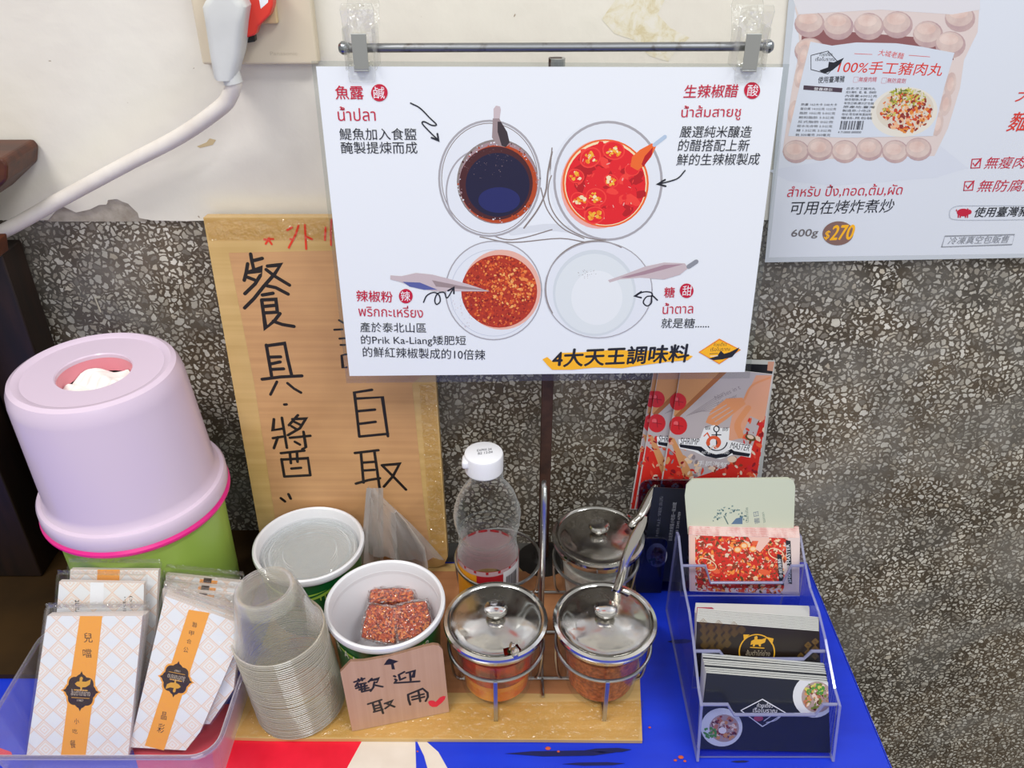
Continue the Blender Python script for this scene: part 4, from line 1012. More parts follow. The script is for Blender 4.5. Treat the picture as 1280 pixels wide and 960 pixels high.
# ================================================================ jars, lids, spoons and rack
glass = clear('jar_glass', '#fcfdfc', .02, .006, .45, edge='#cfd6d4', edge_amt=.06, haze=0)
chrome = mat('lid_steel', '#b9b6b0', .16, 1); nt = chrome.node_tree; b = nt.nodes['Principled BSDF']
n_ = noise(nt, 26, 2, coords(nt)); bump(nt, b, n_.outputs[0], .5, .004); n2 = noise(nt, 60, 3, coords(nt)); rr_ = ramp(nt, [(.4, .12), (.7, .3)], n2.outputs[0]); nt.links.new(rr_.outputs[0], b.inputs['Roughness'])
chr2 = mat('ring_steel', '#c9c8c4', .12, 1); knobm = mat('knob_steel', '#d4d2ce', .1, 1); wire = mat('wire_steel', '#b9bcbc', .28, 1)
JH = .0755
def jar(x, y, label, content, notch_a):
    z = CB+.0012
    j = thing('condiment_jar', label, 'jar', (x, y, z), 'glass condiment jars in the wire rack')
    rt, rb = .0395, .0310
    prof = [(rb-.004, .0), (rb, .001), (rb+.0008, .006), (rt-.001, JH-.008), (rt+.0008, JH-.003), (rt-.0012, JH-.002), (rt-.0035, JH-.010), (rb-.0012, .0065), (.0005, .0055)]
    vs, fs = lathe(prof, (x, y, z), 56, cap1=False); simple('glass_body', (vs, fs), glass, j, smooth=True)
    def fill(name, m, z0, z1, top=None):
        f = lambda zz: rb-.0016+(rt-.0035-rb+.0012)*((zz-.0065)/(JH-.0165))
        vs, fs = lathe([(f(z0)-.0003, z0), (f(z1)-.0003, z1)], (x, y, z), 48); return simple(name, (vs, fs), m, j)
    for nme, m, z0, z1 in content: fill(nme, m, z0, z1)
    # ring
    zt = z+JH
    prof = [(rt+.0012, -.0070), (rt+.0030, -.0066), (rt+.0044, -.0020), (rt+.0056, .0006), (rt+.0050, .0026), (rt+.0022, .0032), (rt-.0004, .0020), (rt-.0016, .0002)]
    vs, fs = lathe(prof, (x, y, zt), 72, cap0=False, cap1=False); simple('steel_collar', (vs, fs), chr2, j, smooth=True)
    # lid: shallow cone with a notch cut out at angle notch_a
    rl = rt-.0004; g = G(); prof = [(.0005, .0078), (.012, .0074), (.022, .0052), (rl-.006, .0034), (rl-.003, .0024), (rl, .0026), (rl+.0002, .0018)]
    seg = 96; vs = []; fs = []
    for r_, zz in prof:
        for k in range(seg):
            a = 2*math.pi*k/seg; vs.append((x+r_*math.cos(a), y+r_*math.sin(a), zt+zz))
    for i in range(len(prof)-1):
        for k in range(seg):
            a = 360*(k+.5)/seg; d = abs((a-notch_a+180) % 360-180)
            if i >= 3 and d < 12: continue
            k2 = (k+1) % seg; fs.append([i*seg+k, i*seg+k2, (i+1)*seg+k2, (i+1)*seg+k])
    g.add(vs, fs, chrome, smooth=True); lid = g.obj('lid', j)
    prof = [(.0045, .0070), (.0042, .0100), (.0080, .0112), (.0098, .0135), (.0100, .0160), (.0090, .0178), (.0060, .0187), (.0004, .0190)]
    vs, fs = lathe(prof, (x, y, zt), 40, cap0=False); simple('lid_knob', (vs, fs), knobm, lid, smooth=True)
    return zt
JX0, JX1, JY0, JY1 = -.0139, .0800, .512, .618
vin = mat('vinegar', '#e8882c', .1); vin2 = noisy('chilli_rings', '#e0301a', '#7a1a26', 45, .15, .1, stops=(.4, .6)); vin3 = noisy('chilli_bottom', '#f0a02a', '#d84a18', 55, .15, .1)
powd = noisy('chilli_powder', '#8a3815', '#cc6a30', 260, .9, .8, stops=(.35, .62)); sug = noisy('sugar_white', '#cfcac2', '#e8e4de', 200, .8, .4)
zt = jar(JX0, JY0, 'glass jar of red chilli vinegar under steel lid at front left of the rack', [('chilli_pieces', vin3, .0065, .020), ('vinegar', vin, .0202, .026), ('chilli_vinegar', vin2, .0262, .056)], 292)
jar(JX1, JY0, 'glass jar of chilli powder under steel lid at front right of the rack', [('chilli_powder', powd, .0065, .056)], 62)
jar(.0835, JY1, 'glass jar of white sugar under steel lid at back right of the rack', [('sugar', sug, .0065, .050)], 25)
def spoon(x, y, z, pts, w_, label):
    """flat handle strip: list of world points, widths"""
    t = thing('metal_spoon', label, 'spoon', pts[0], 'steel spoons in the condiment jars')
    P_ = spline(pts, 9); vs = []; n = len(P_)
    for i, p in enumerate(P_):
        tg = (P_[min(i+1, n-1)]-P_[max(i-1, 0)]).normalized(); sd = tg.cross(Vector((-.30, -.62, .72))).normalized(); nn = sd.cross(tg)
        s_ = i/(n-1); ww = w_[0]+(w_[1]-w_[0])*min(1, s_*1.3)
        if s_ > .8: ww *= math.sqrt(max(.06, 1-((s_-.8)/.205)**2))
        for k in range(10):
            a_ = 2*math.pi*k/10; vs.append(p+sd*ww*math.cos(a_)-nn*.0011*math.sin(a_)-nn*.0012*math.cos(a_)**2)
    fs = [[i*10+k, i*10+(k+1) % 10, (i+1)*10+(k+1) % 10, (i+1)*10+k] for i in range(n-1) for k in range(10)]+[list(range(10))[::-1], [len(vs)-10+k for k in range(10)]]
    simple('handle', (vs, fs), mat('spoon_steel', '#c9c4bc', .14, 1), t, smooth=True)
    b0 = P_[0]; M = Matrix.Translation(b0+Vector((0, 0, -.005))) ; bv, bf = lathe([(.0004, -.004), (.004, -.003), (.006, .0), (.0058, .0003), (.0038, -.0022), (.0004, -.0030)], b0+Vector((0, 0, -.004)), 20, (P_[1]-P_[0]).normalized().cross(Vector((1, 0, 0))), False, False)
    simple('bowl', (bv, bf), mat('spoon_steel'), t, smooth=True)
zc_ = zt
a = Vector((JX1+.008, JY0+.027, zt-.014)); e1 = aty(772, 722, JY0+.034); e2 = aty(785, 690, JY0+.042); e3 = aty(807, 645, JY0+.054)
spoon(0, 0, 0, [a, Vector((e1.x, JY0+.0335, zt+.004)), e2, e3], (.0030, .0046), 'steel spoon handle rising from the chilli powder jar at front right')
a = Vector((.105, JY1+.008, zt-.014)); e1 = Vector((.0835+.0335, JY1+.014, zt+.005)); e2 = aty(803, 640, JY1+.022); e3 = aty(820, 606, JY1+.034)
spoon(0, 0, 0, [a, e1, e2, e3], (.0030, .0050), 'steel spoon handle rising from the sugar jar at back right')
a = Vector((JX0-.002, JY0-.006, .035)); e1 = Vector((JX0+.0135, JY0-.0345, zt+.0035)); e2 = aty(660, 806, JY0-.043)
spoon(0, 0, 0, [a, e1-Vector((.003, -.008, .006)), e1, e1+Vector((.004, -.007, .0012))], (.0032, .0050), 'steel spoon tip poking out of the vinegar jar notch at front left')

rk = thing('wire_rack', 'galvanised wire rack with four rings holding the condiment jars', 'rack', (.033, .565, CB))
ZR = .0545
centers = [(JX0, JY0), (JX1, JY0), (.0825, JY1), (JX0, JY1)]
for cx, cy in centers:
    pts = [(cx+.0415*math.cos(R(a)), cy+.0415*math.sin(R(a)), ZR) for a in range(0, 360, 8)]
    simple('ring', tube(pts, .0016, 8, True), wire, rk, smooth=True)
zb_ = CB+.0028
for cx, cy, s_ in ((JX0, JY0, -1), (JX1, JY0, -1), (.0825, JY1, 1), (JX0, JY1, 1)):
    yy = cy+s_*.0430
    g = G(); g.add(*box(cx-.0018, cx+.0018, yy-.0008, yy+.0008, CB+.0006, ZR+.001, .0004), wire)
    g.add(*tube([(cx, yy, CB+.0018), (cx, yy+s_*-.006, CB+.0018)], .0014, 6), wire); g.obj('leg', rk)
    for sx in (-1, 1):
        g = G(); g.add(*tube(spline([(cx+sx*.0415, cy, ZR), (cx+sx*.0405, cy, .03), (cx+sx*.036, cy, zb_+.001), (cx+sx*.02, cy, zb_), (cx, cy, zb_)], 4), .0013, 6), wire, smooth=True)
        g.obj('side_wire', rk)
for yy in (JY0, JY1): simple('base_wire', tube([(JX0, yy, zb_), (JX1, yy, zb_)], .0014, 8), wire, rk, smooth=True)
for xx in (JX0, JX1): simple('base_wire', tube([(xx, JY0-.042, zb_), (xx, JY1+.042, zb_)], .0014, 8), wire, rk, smooth=True)
hx = .0275; ht = aty(683, 606, .566).z
pts = spline([(hx, .556, zb_), (hx, .555, .08), (hx, .554, .14), (hx, .556, ht-.012), (hx, .561, ht-.002), (hx, .567, ht), (hx, .573, ht-.003), (hx, .578, ht-.014), (hx, .579, .14), (hx, .578, .08), (hx, .577, zb_)], 6)
simple('handle', tube(pts, .0021, 10), wire, rk, smooth=True)
simple('base_wire', tube([(hx, JY0-.02, zb_), (hx, JY1+.02, zb_)], .0014, 8), wire, rk, smooth=True)
simple('base_wire', tube([(JX0, .566, zb_), (JX1, .566, zb_)], .0014, 8), wire, rk, smooth=True)

# ================================================================ clear bottle with white cap
bx, by = -.0235, .616
bo = thing('plastic_bottle', 'clear empty squeeze bottle with white flip cap standing in the rack', 'bottle', (bx, by, CB))
pet = clear('bottle_plastic', '#fafbfb', .04, .02, .9, edge='#e8ecec', edge_amt=1.0, wob=.6, wscale=70, haze=0)
capz = H - .62*(.598/.8056)-.003
z0 = CB+.0045
prof = [(.020, z0), (.0275, z0+.002), (.030, z0+.008), (.030, .066), (.0285, .072), (.0262, .078), (.0255, .084), (.0262, .089), (.0292, .094), (.0312, .103), (.0318, .112), (.0305, .122), (.0270, .133), (.0215, .143), (.0165, .150), (.0155, .154), (.0155, capz-.010)]
vs, fs = lathe(prof, (bx, by, 0), 72, cap1=False)
out = []
for p in vs:
    a = math.atan2(p.y-by, p.x-bx); k = 1+.012*math.sin(a*14+p.z*60)*(1 if .09 < p.z < .145 else 0)
    out.append(Vector((bx+(p.x-bx)*k, by+(p.y-by)*k, p.z)))
simple('bottle_body', (out, fs), pet, bo, smooth=True)
for zz in (.0775, .0845, .0915): simple('moulded_ridge', tube([(bx+(.0272)*math.cos(R(a)), by+.0272*math.sin(R(a)), zz) for a in range(0, 360, 8)], .0010, 6, True), pet, bo, smooth=True)
labr = mat('label_red', '#b8202c', .35); laby = mat('label_yellow', '#f0a020', .35)
g = G()
lb_in = mat('label_inner', '#c9a9ae', .5)
vs, fs = lathe([(.0303, .012), (.0303, .0655)], (bx, by, 0), 64, cap0=False, cap1=False); g.add(vs, fs, lb_in, smooth=True)
def bpatch(a0, a1, z0_, z1_, m, off=.0305):
    n = 16; vs = []
    for k in range(n+1):
        a = R(a0+(a1-a0)*k/n); vs += [(bx+off*math.cos(a), by+off*math.sin(a), z0_), (bx+off*math.cos(a), by+off*math.sin(a), z1_)]
    g.add(vs, [[2*k, 2*k+2, 2*k+3, 2*k+1] for k in range(n)], m)
bpatch(0, 360, .0625, .0657, labr); bpatch(195, 250, .015, .060, laby); bpatch(250, 300, .015, .060, labr); bpatch(300, 345, .015, .062, wht)
for k in range(10): bpatch(306+k*3, 307.5+k*3, .03, .055, ink, .0308)
g.obj('label', bo)
g = G()
vs, fs = lathe([(.0168, capz-.020), (.0175, capz-.019), (.0178, capz-.003), (.0172, capz-.001), (.0155, capz), (.0004, capz+.0003)], (bx-.002, by, .006), 56, cap0=True); g.add(vs, fs, mat('cap_white', '#ececf0', .35), smooth=True)
g.add(*box(bx-.0215, bx-.0150, by-.012, by+.001, capz-.005, capz+.003, .0022), mat('cap_white')); cp = g.obj('flip_cap', bo)
vs, fs = lathe([(.0190, capz-.0135), (.0190, capz-.0125), (.0160, capz-.0120)], (bx-.001, by, 0), 48, cap0=False, cap1=False); simple('neck_ring', (vs, fs), pet, bo, smooth=True)
g = G(); c_ = Vector((bx-.002, by, capz+.0065))
for (s_, dx, dy) in (('EXP05 24', -.006, .000), ('B2 12:04', -.005, -.0045)):
    vs, fs = text_geo(s_); g.add([c_+Vector((dx+p[0]*.013, dy+p[1]*.0032+p[0]*.0025, 0)) for p in vs], fs, mat('ink_date', '#55555c', .5))
g.obj('date_stamp', cp)

# ================================================================ napkin packs in a clear box
nap = mat('napkin_print', '#e9e4e0', .45); nt = nap.node_tree; b = nt.nodes['Principled BSDF']
mp = coords(nt, 'UV', (82, 82, 82), (0, 0, R(45))); sx = nt.nodes.new('ShaderNodeSeparateXYZ'); nt.links.new(mp, sx.inputs[0])
fx = math_(nt, 'FRACT', sx.outputs[0]); fy = math_(nt, 'FRACT', sx.outputs[1])
ax = math_(nt, 'ABSOLUTE', math_(nt, 'SUBTRACT', fx, .5)); ay = math_(nt, 'ABSOLUTE', math_(nt, 'SUBTRACT', fy, .5))
mm = math_(nt, 'MAXIMUM', ax, ay); s4 = math_(nt, 'FRACT', math_(nt, 'MULTIPLY', mm, 5.5)); ln = ramp(nt, [(.0, 1.0), (.2, 1.0), (.3, 0.0)], s4)
chk = nt.nodes.new('ShaderNodeTexChecker'); chk.inputs['Scale'].default_value = 1; nt.links.new(mp, chk.inputs[0])
ff = math_(nt, 'MULTIPLY', ln.outputs[0], chk.outputs['Fac']); rim_ = ramp(nt, [(.455, 0.0), (.47, 1.0)], mm); ff = math_(nt, 'MAXIMUM', ff, rim_.outputs[0]); ff = math_(nt, 'MULTIPLY', ff, .55)
wc = mix(nt, chk.outputs['Fac'], '#e6e8ea', '#ece8e4'); c_n = mix(nt, ff, wc, '#e6b58c'); nt.links.new(c_n, b.inputs['Base Color'])
npside = mat('napkin_side', '#ded4ce', .6); npor = mat('napkin_orange', '#f2a544', .45); npdk = mat('napkin_emblem', '#3a2a26', .45); npgold = mat('napkin_gold', '#dca23c', .4)
wrap = clear('wrap_film', '#ffffff', .05, .03, 1.0, edge='#ffffff', edge_amt=.15, wob=.9, wscale=70)
def emblem(S, g, cu, cv, su, rot, scale=1.0):
    """dark scalloped medallion with gold bird and lettering; rot in degrees"""
    c, q_ = math.cos(R(rot)), math.sin(R(rot))
    T = lambda x, y: (cu+(x*c-y*q_)*su, cv+(x*q_+y*c)*su*1.12)
    out = []
    for k in range(64):
        a = 2*math.pi*k/64; p4 = abs(math.cos(2*a)); r_ = 17+3.0*abs(math.sin(4*a))**.6*0+2.2*abs(math.cos(4*a))-(0)
        if k % 16 == 0: r_ = 22.5
        out.append(T(r_*math.cos(a), r_*math.sin(a)))
    big = [T(1.13*(p[0]-cu)/su*c+1.13*(p[1]-cv)/su/1.12*q_, -1.13*(p[0]-cu)/su*q_+1.13*(p[1]-cv)/su/1.12*c) for p in out]
    S.ppoly(g, big, npor); S.ppoly(g, out, npdk)
    S.ppoly(g, [T(*p) for p in ((-8, -8), (-5, -10.5), (-2, -11), (-2, -15), (0, -16.5), (2, -15), (1, -11), (6, -11), (12, -14), (11, -8), (6, -5), (1.5, -4.5), (1.5, -2), (-.5, -2), (-1, -4.5), (-5, -5.5))], npgold)
    A_, B__ = T(-12, 5), T(12, 5)
    S.text(g, 'ส้มตำไก่ย่าง', A_[0], A_[1], B__[0], B__[1], 8*su, mat('emblem_light', '#c9b9a6', .4))
    S.stroke(g, [T(-8, -1.2), T(8, -1.2)], 1.4*su, npgold); S.stroke(g, [T(-11, 7.5), T(11, 7.5)], .8*su, npgold); S.text(g, '1987', *T(-4, 11.5), *T(4, 11.5), 2.6*su, mat('emblem_light'))
BZ = .0052
def pack(S, poly_px, thick, label, decor=None, group='wrapped napkin packs in the clear box', extra=.006):
    st_ = [S.px(*p) for p in poly_px]
    t = thing('napkin_pack', label, 'napkins', S.w(st_[-1], 0), group)
    cx = sum(p[0] for p in st_)/len(st_); cy = sum(p[1] for p in st_)/len(st_)
    g = G(); S.slab(g, st_, thick, nap, npside); g.obj('napkin', t)
    if decor: g = G(); S.h = .0001; decor(g); g.obj('printed_band', t)
    ex = [(p[0]+(.0015 if p[0] > cx else -.0015), p[1]+(extra if p[1] > cy else -.0005)) for p in st_]
    g = G(); S.slab(g, ex, thick+.0006, wrap)
    S2 = .0012
    n = len(ex); g.v = [tuple(Vector(v)+S.N*S2) if i < n else v for i, v in enumerate(g.v)]
    g.obj('clear_wrap', t)
    # crimped seal along the top
    tl_ = max(ex, key=lambda p: p[1]-p[0]); tr2 = max(ex, key=lambda p: p[1]+p[0]); g = G(); m_ = 40; vs = []
    for k in range(m_+1):
        p = (tl_[0]+(tr2[0]-tl_[0])*k/m_, tl_[1]+(tr2[1]-tl_[1])*k/m_); a_ = .0006*math.sin(k*2.1)
        vs += [S.w(p, .0006+a_-thick/2), S.w((p[0], p[1]+.0035), .0006-a_*1.4-thick/2)]
    g.add(vs, [[2*k, 2*k+2, 2*k+3, 2*k+1] for k in range(m_)], mat('seal_film', '#d9d6d2', .2)if False else film_seal, smooth=True); g.obj('crimped_seal', t)
    return t
film_seal = clear('seal_plastic', '#f2f0ee', .08, .14, 1.0, edge='#ffffff', edge_amt=.8, wob=1.0, wscale=160)
def leanplane(y0, z0_, ang, yaw=0):
    return Sheet((-.3, y0, z0_), (math.cos(R(yaw)), math.sin(R(yaw)), 0), (-math.sin(R(yaw))*math.sin(R(ang)), math.cos(R(yaw))*math.sin(R(ang)), math.cos(R(ang))))
# back-left pair first
def onbot(S, u, v):     # px of the point straight below (same s) at the box floor
    return None
def floor_poly(S, TL_, TR_, BL_, BR_):
    return [TL_, TR_, BR_, BL_]
S1 = leanplane(.432, BZ, 24)
def dec1(g):
    S1.ppoly(g, [(122, 765), (149, 765), (118, 945), (78, 945)][:0] or [(100, 770), (128, 770), (119, 850), (107, 945), (76, 945), (88, 850)], npor)
    S1.text(g, '兒', 105, 803, 116, 803, 12, ink); S1.text(g, '噹', 104, 822, 115, 822, 11, ink)
    S1.text(g, '小', 93, 905, 99, 905, 7, ink); S1.text(g, '吃', 91, 917, 97, 917, 6, ink); S1.text(g, '餐', 88, 935, 95, 935, 10, ink)
    emblem(S1, g, 101, 864, 1.0, 3)
def clampfloor(S, pts):
    out = []
    for p in pts:
        s_, t_ = S.px(*p)
        out.append(p)
    return out
pack(S1, [(59, 770), (178, 770), (160, 945), (33, 945)], .0045, 'napkin pack with dark medallion on orange band at front left, printed side out', dec1)
for k in range(2):
    Sx = leanplane(.4395+k*.0065, BZ, 24-k*.5)
    pack(Sx, [(61+k, 770-k*2), (182+k*2, 768-k*2), (164+k, 938), (38, 938)], .0042, 'napkin pack in the left pile hidden close behind the front medallion pack')
S3 = leanplane(.466, BZ, 21)
def dec3(g):
    S3.ppoly(g, [(113, 728), (130, 728), (129, 760), (112, 762)], wht)
    S3.text(g, 'restaurant', 100, 790, 99, 752-2, 6, ink); S3.text(g, 'dist.,', 159, 768, 157, 746, 5, ink); S3.text(g, 'd.o.c)', 167, 768, 166, 745, 5, ink)
pack(S3, [(74, 727), (180, 729), (176, 900), (60, 900)], .0045, 'napkin pack showing its back with sideways lettering behind the front left pile', dec3)
S4 = leanplane(.479, BZ, 20)
def dec4(g): S4.ppoly(g, [(122, 712), (150, 712), (149, 728), (121, 728)], npor)
pack(S4, [(88, 712), (198, 713), (190, 880), (76, 880)], .0045, 'napkin pack rearmost in the left pile with orange band peeking over', dec4)
# right pile
S5 = leanplane(.436, BZ, 24, 0); tilt = 8
def dec5(g):
    S5.ppoly(g, [(236, 762), (263, 765), (248, 830), (240, 870), (207, 938), (182, 930), (212, 850), (222, 810)][:0] or [(236, 762), (262, 766), (205, 938), (181, 932)], npor)
    S5.text(g, '聯', 240, 784, 246, 785, 7, ink); S5.text(g, '甲', 236, 794, 242, 795, 6, ink); S5.text(g, '合', 233, 804, 239, 805, 6, ink); S5.text(g, '公', 229, 815, 235, 816, 7, ink)
    S5.text(g, '晶', 201, 899, 208, 900, 10, ink); S5.text(g, '彩', 196, 915, 204, 917, 12, ink)
    emblem(S5, g, 220, 849, .92, 190)
pack(S5, [(206, 745), (296, 778), (294, 815), (250, 915), (232, 938), (162, 934)], .0045, 'napkin pack tilted right with upside-down medallion on orange band at front right', dec5)
for k in range(3):
    Sx = leanplane(.444+k*.0085, BZ, 23.5-k*.5)
    pack(Sx, [(208+k, 742-k*4), (301+k*.5, 773-k*6), (292, 862), (262, 905), (196, 905)], .0048, 'napkin pack in the right pile leaning behind the tilted medallion pack')
for k in range(3):
    Sy = leanplane(.484+k*.008, BZ, 21-k)
    def dk(g, Sy=Sy, k=k): Sy.ppoly(g, [(246+k*2, 742-k*9), (268+k*2, 744-k*9), (266, 762), (243, 760)], npor); Sy.ppoly(g, [(249+k*3, 741-k*9.5), (259+k*3, 742-k*9.5), (258+k*3, 747-k*9), (248+k*3, 746-k*9)], npdk)
    pack(Sy, [(203+k*2, 736-k*9), (296+k*3, 744-k*8), (290, 860), (205, 860)], .0045, ['wrapped napkin pack with dark tab, lowest of the three tabbed packs behind the tilted pack', 'wrapped napkin pack with dark tab, middle of the three tabbed packs in the right pile', 'wrapped napkin pack with dark tab, rearmost of the right pile against the green dispenser base'][k], dk)
# the clear box
bxm = clear('box_plastic', '#f0eef4', .14, .05, .7, edge='#e9dfe8', edge_amt=.8, wob=.2, wscale=20, haze=.12)
nb = thing('napkin_box', 'shallow clear plastic box holding the napkin packs', 'box', (-.318, .46, 0))
def rr2(x0, x1, y0, y1, z, r_): return rrect(x0, x1, y0, y1, z, r_, 6)
rings = [rr2(-.400, -.238, .407, 0.5110, .0012, .014), rr2(-.402, -.236, .405, 0.5130, .003, .016), rr2(-.410, -.228, .398, 0.5210, .060, .018), rr2(-.4135, -.2245, .3945, 0.5245, .0612, .020), rr2(-.4145, -.2235, .3935, 0.5255, .0598, .020)]
n = len(rings[0]); vs = [p for r_ in rings for p in r_]; fs = [[i*n+k, i*n+(k+1) % n, (i+1)*n+(k+1) % n, (i+1)*n+k] for i in range(4) for k in range(n)]+[list(range(n))]
simple('box_body', (vs, fs), bxm, nb, smooth=True)
rimm = clear('box_rim_plastic', '#e6e4f0', .12, .12, 1.0, edge='#efe8f0', edge_amt=2.5)
r1 = rr2(-.4125, -.2255, .3955, 0.5235, .0608, .020); simple('rim', tube(r1, .0018, 8, True), rimm, nb, smooth=True)

# ================================================================ stepped card holder
acr = clear('acrylic', '#eceef8', .04, .022, .5, edge='#c9cce4', edge_amt=.06, haze=0); acre = clear('acrylic_edge', '#c9ccec', .15, .15, 1.0, edge='#a3a6cf', edge_amt=1.0, haze=.5)
HX0, HX1 = .1535, .2685
ch = thing('card_holder', 'clear acrylic stepped card holder on the blue cloth at right', 'card holder', (.21, .5, 0))
side = [(.432, .0012), (.447, .053), (.462, .056), (.498, .074), (.522, .082), (.548, .084), (.572, .095), (.592, .106), (.600, .104), (.600, .0012)]
for x in (HX0, HX1-.0022):
    g = G(); n = len(side); L = [(x, y, z) for y, z in side]; R_ = [(x+.0022, y, z) for y, z in side]
    g.add(L, tri2d(side), acr); g.add(R_, tri2d(side), acr); g.add(L+R_, [[i, (i+1) % n, n+(i+1) % n, n+i] for i in range(n)], acre); g.obj('side_panel', ch)
def lip(y0, z0_, ang, h, notch, curve=False):
    Sx = Sheet((HX0, y0, z0_), (1, 0, 0), (0, math.sin(R(ang)), math.cos(R(ang)))); w_ = HX1-HX0; n1_ = w_*.2; n2_ = w_*.83
    st_ = [(0.0023, 0), (w_-.0023, 0), (w_-.0023, h), (n2_+.006, h), (n2_, h-notch), (n1_+.006, h-notch), (n1_, h), (.0023, h)]
    g = G(); Sx.slab(g, st_, .0020, acr, acre); fp = g.obj('front_panel', ch)
    vs, fs = tube([Sx.w(p, -.001) for p in (st_[2], st_[3], st_[4], st_[5], st_[6], st_[7])], .0015, 8); simple('panel_lip', (vs, fs), acre, fp)
    return fp
lip(.4355, .0015, 15, .0520, .010); lip(.4825, .0300, 12, .038, .008); lip(.5610, .0600, 12, .032, .018)
def shelf(y0, y1, z): simple('tier_floor', box(HX0+.0023, HX1-.0023, y0, y1, z-.0018, z, 0), acr, ch)
shelf(.4375, .480, .0034); shelf(.4845, .560, .0305); shelf(.5635, .5995, .0605)
simple('tier_wall', box(HX0+.0023, HX1-.0023, .4805, .4822, .0018, .0290, 0), acr, ch); simple('tier_wall', box(HX0+.0023, HX1-.0023, .5590, .5606, .0305, .0590, 0), acr, ch)
# --- cards
cblk = mat('card_black', '#1d2028', .35); cedge = mat('card_white_edge', '#c9cbc9', .5); cbrn = mat('card_brown', '#241a14', .35); gold = mat('card_gold', '#8c6a30', .35); gold2 = mat('card_gold_bright', '#dca428', .35)
def cards(Sfn, n, poly_px, m, label, group, name, dec=None, step=0, edgem=None, th=.0009, dz=0, rlab=None):
    for k in range(n):
        Sx = Sfn(k); t = thing(name, label if k == 0 else (rlab or label), 'card', Sx.O, group)
        st_ = [Sx.px(*p) for p in poly_px(k)]
        g = G(); Sx.slab(g, st_, th, m, edgem or cedge); g.obj('card', t)
        if dec and k == 0: Sx.h = .00008; dec(Sx, t)
def lp_(x, y, z, ang): return Sheet((x, y, z), (1, 0, 0), (0, math.sin(R(ang)), math.cos(R(ang))))
def bowl(S, g, u, v, ru, rv, cols, n=90):
    S.ell(g, u, v, ru, rv, mat('print_plate', '#d6d6d6', .35), n=30); S.ell(g, u+ru*.12, v+rv*.05, ru*.72, rv*.72, mat('print_plate_in', '#a89088', .4), n=26)
    S.blobs(g, inell(u+ru*.1, v+rv*.05, ru*.62, rv*.62), n, (u-ru, v-rv, u+ru, v+rv), cols, (1, 3.6), (.4, 1))
meat = [mat('print_b1', '#8c3a28', .4), mat('print_b2', '#b87050', .4), mat('print_b3', '#5c2018', .4), mat('print_b4', '#e0c8b4', .4), mat('print_b5', '#c98a50', .4)]
def decA(S, t):
    S.setclip([(883, 841), (1035, 853), (1038, 941), (872, 936)]); g = G(); bowl(S, g, 1018, 870, 27, 27, meat+[grn[1]]); S.blobs(g, inell(1018, 862, 12, 8), 26, (1004, 850, 1032, 872), [mat('print_herb', '#4c8a34', .4), grn[2]], (1.4, 3.4))
    g.obj('food_photograph', t); g = G(); bowl(S, g, 902, 909, 26, 24, meat); S.blobs(g, inell(886, 916, 9, 9), 18, (874, 902, 898, 928), [mat('print_herb')], (1.5, 3.5)); S.ell(g, 903, 913, 5, 4, mat('print_egg', '#e8dcd4', .4), n=14)
    # trim what hangs over the card edge is avoided by keeping the plates inside
    g.obj('food_photograph', t)
    g = G(); wh = mat('card_white_ink', '#dcdce2', .4)
    S.stroke(g, [(926, 888), (953, 874), (982, 891), (953, 908), (926, 888)], 1.2, wh)
    S.text(g, 'ก๋วยเตี๋ยว', 946, 884, 966, 884.5, 5.5, wh); S.text(g, 'เรือโบราณ', 941, 890, 971, 891, 6, wh); S.ell(g, 948, 898, 6, 3.5, mat('print_rose', '#b0485c', .4), n=14); S.stroke(g, [(955, 901), (966, 894), (978, 892), (970, 900), (958, 903)], 1, wh, smooth=3)
    g.obj('white_logo', t)
cards(lambda k: lp_(.2, .4415+k*.0034, .0045, 22-k*.3), 8, lambda k: [(883-k*.7, 841-k*2.7-(k>2)*2-(k>5)*1.5), (1035-k*.6, 853-k*2.8-(k>2)*2), (1038-k*.5, 941-k), (872+k*.1, 936-k)], cblk, 'black card with two food bowls in the front tier of the holder', 'black food cards in the front tier', 'business_card', decA, th=.00335, rlab='black card packed behind the front one in the lowest tier')
def decB(S, t):
    g = G()
    for i in range(6):
        for j in range(5):
            u = 879+i*9.6+j*.6; v = 778+j*9.5+(i % 2)*4.7+i*.9
            if i+j > 5 or v > 822 : continue
            for r_ in (4.7, 2.2): S.stroke(g, [(u, v-r_), (u+r_, v), (u, v+r_), (u-r_, v), (u, v-r_)], .5, gold)
    for i in range(3):
        for j in range(3):
            u = 1019-i*9; v = 820-j*9-(i % 2)*4.5
            if i+j > 2: continue
            for r_ in (4, 2): S.stroke(g, [(u, v-r_), (u+r_, v), (u, v+r_), (u-r_, v), (u, v-r_)], .7, gold)
    S.ring(g, 946, 815, 22, 22, 1.6, gold2, a0=-235, a1=55)
    S.ppoly(g, [(929, 793), (937, 793), (930, 800)], gold2); S.ppoly(g, [(958, 796), (967, 798), (965, 806)], gold2)
    S.ppoly(g, [(938, 806), (939, 801), (943, 799), (943, 796), (945.5, 794.5), (947, 796), (946.5, 799), (952, 799), (958, 797), (956, 803), (951, 805), (951, 808), (949, 808), (948, 805.5), (944, 805.5), (943, 808), (941, 808), (941, 805)], gold2)
    S.stroke(g, [(938, 809), (955, 810)], 1.3, gold2); S.text(g, 'ส้มตำไก่ย่าง', 932, 819, 962, 820, 7, mat('card_grey_gold', '#a89a84', .4)); S.text(g, '1987', 941, 826, 951, 826, 3, gold2)
    g.obj('gold_emblem', t)
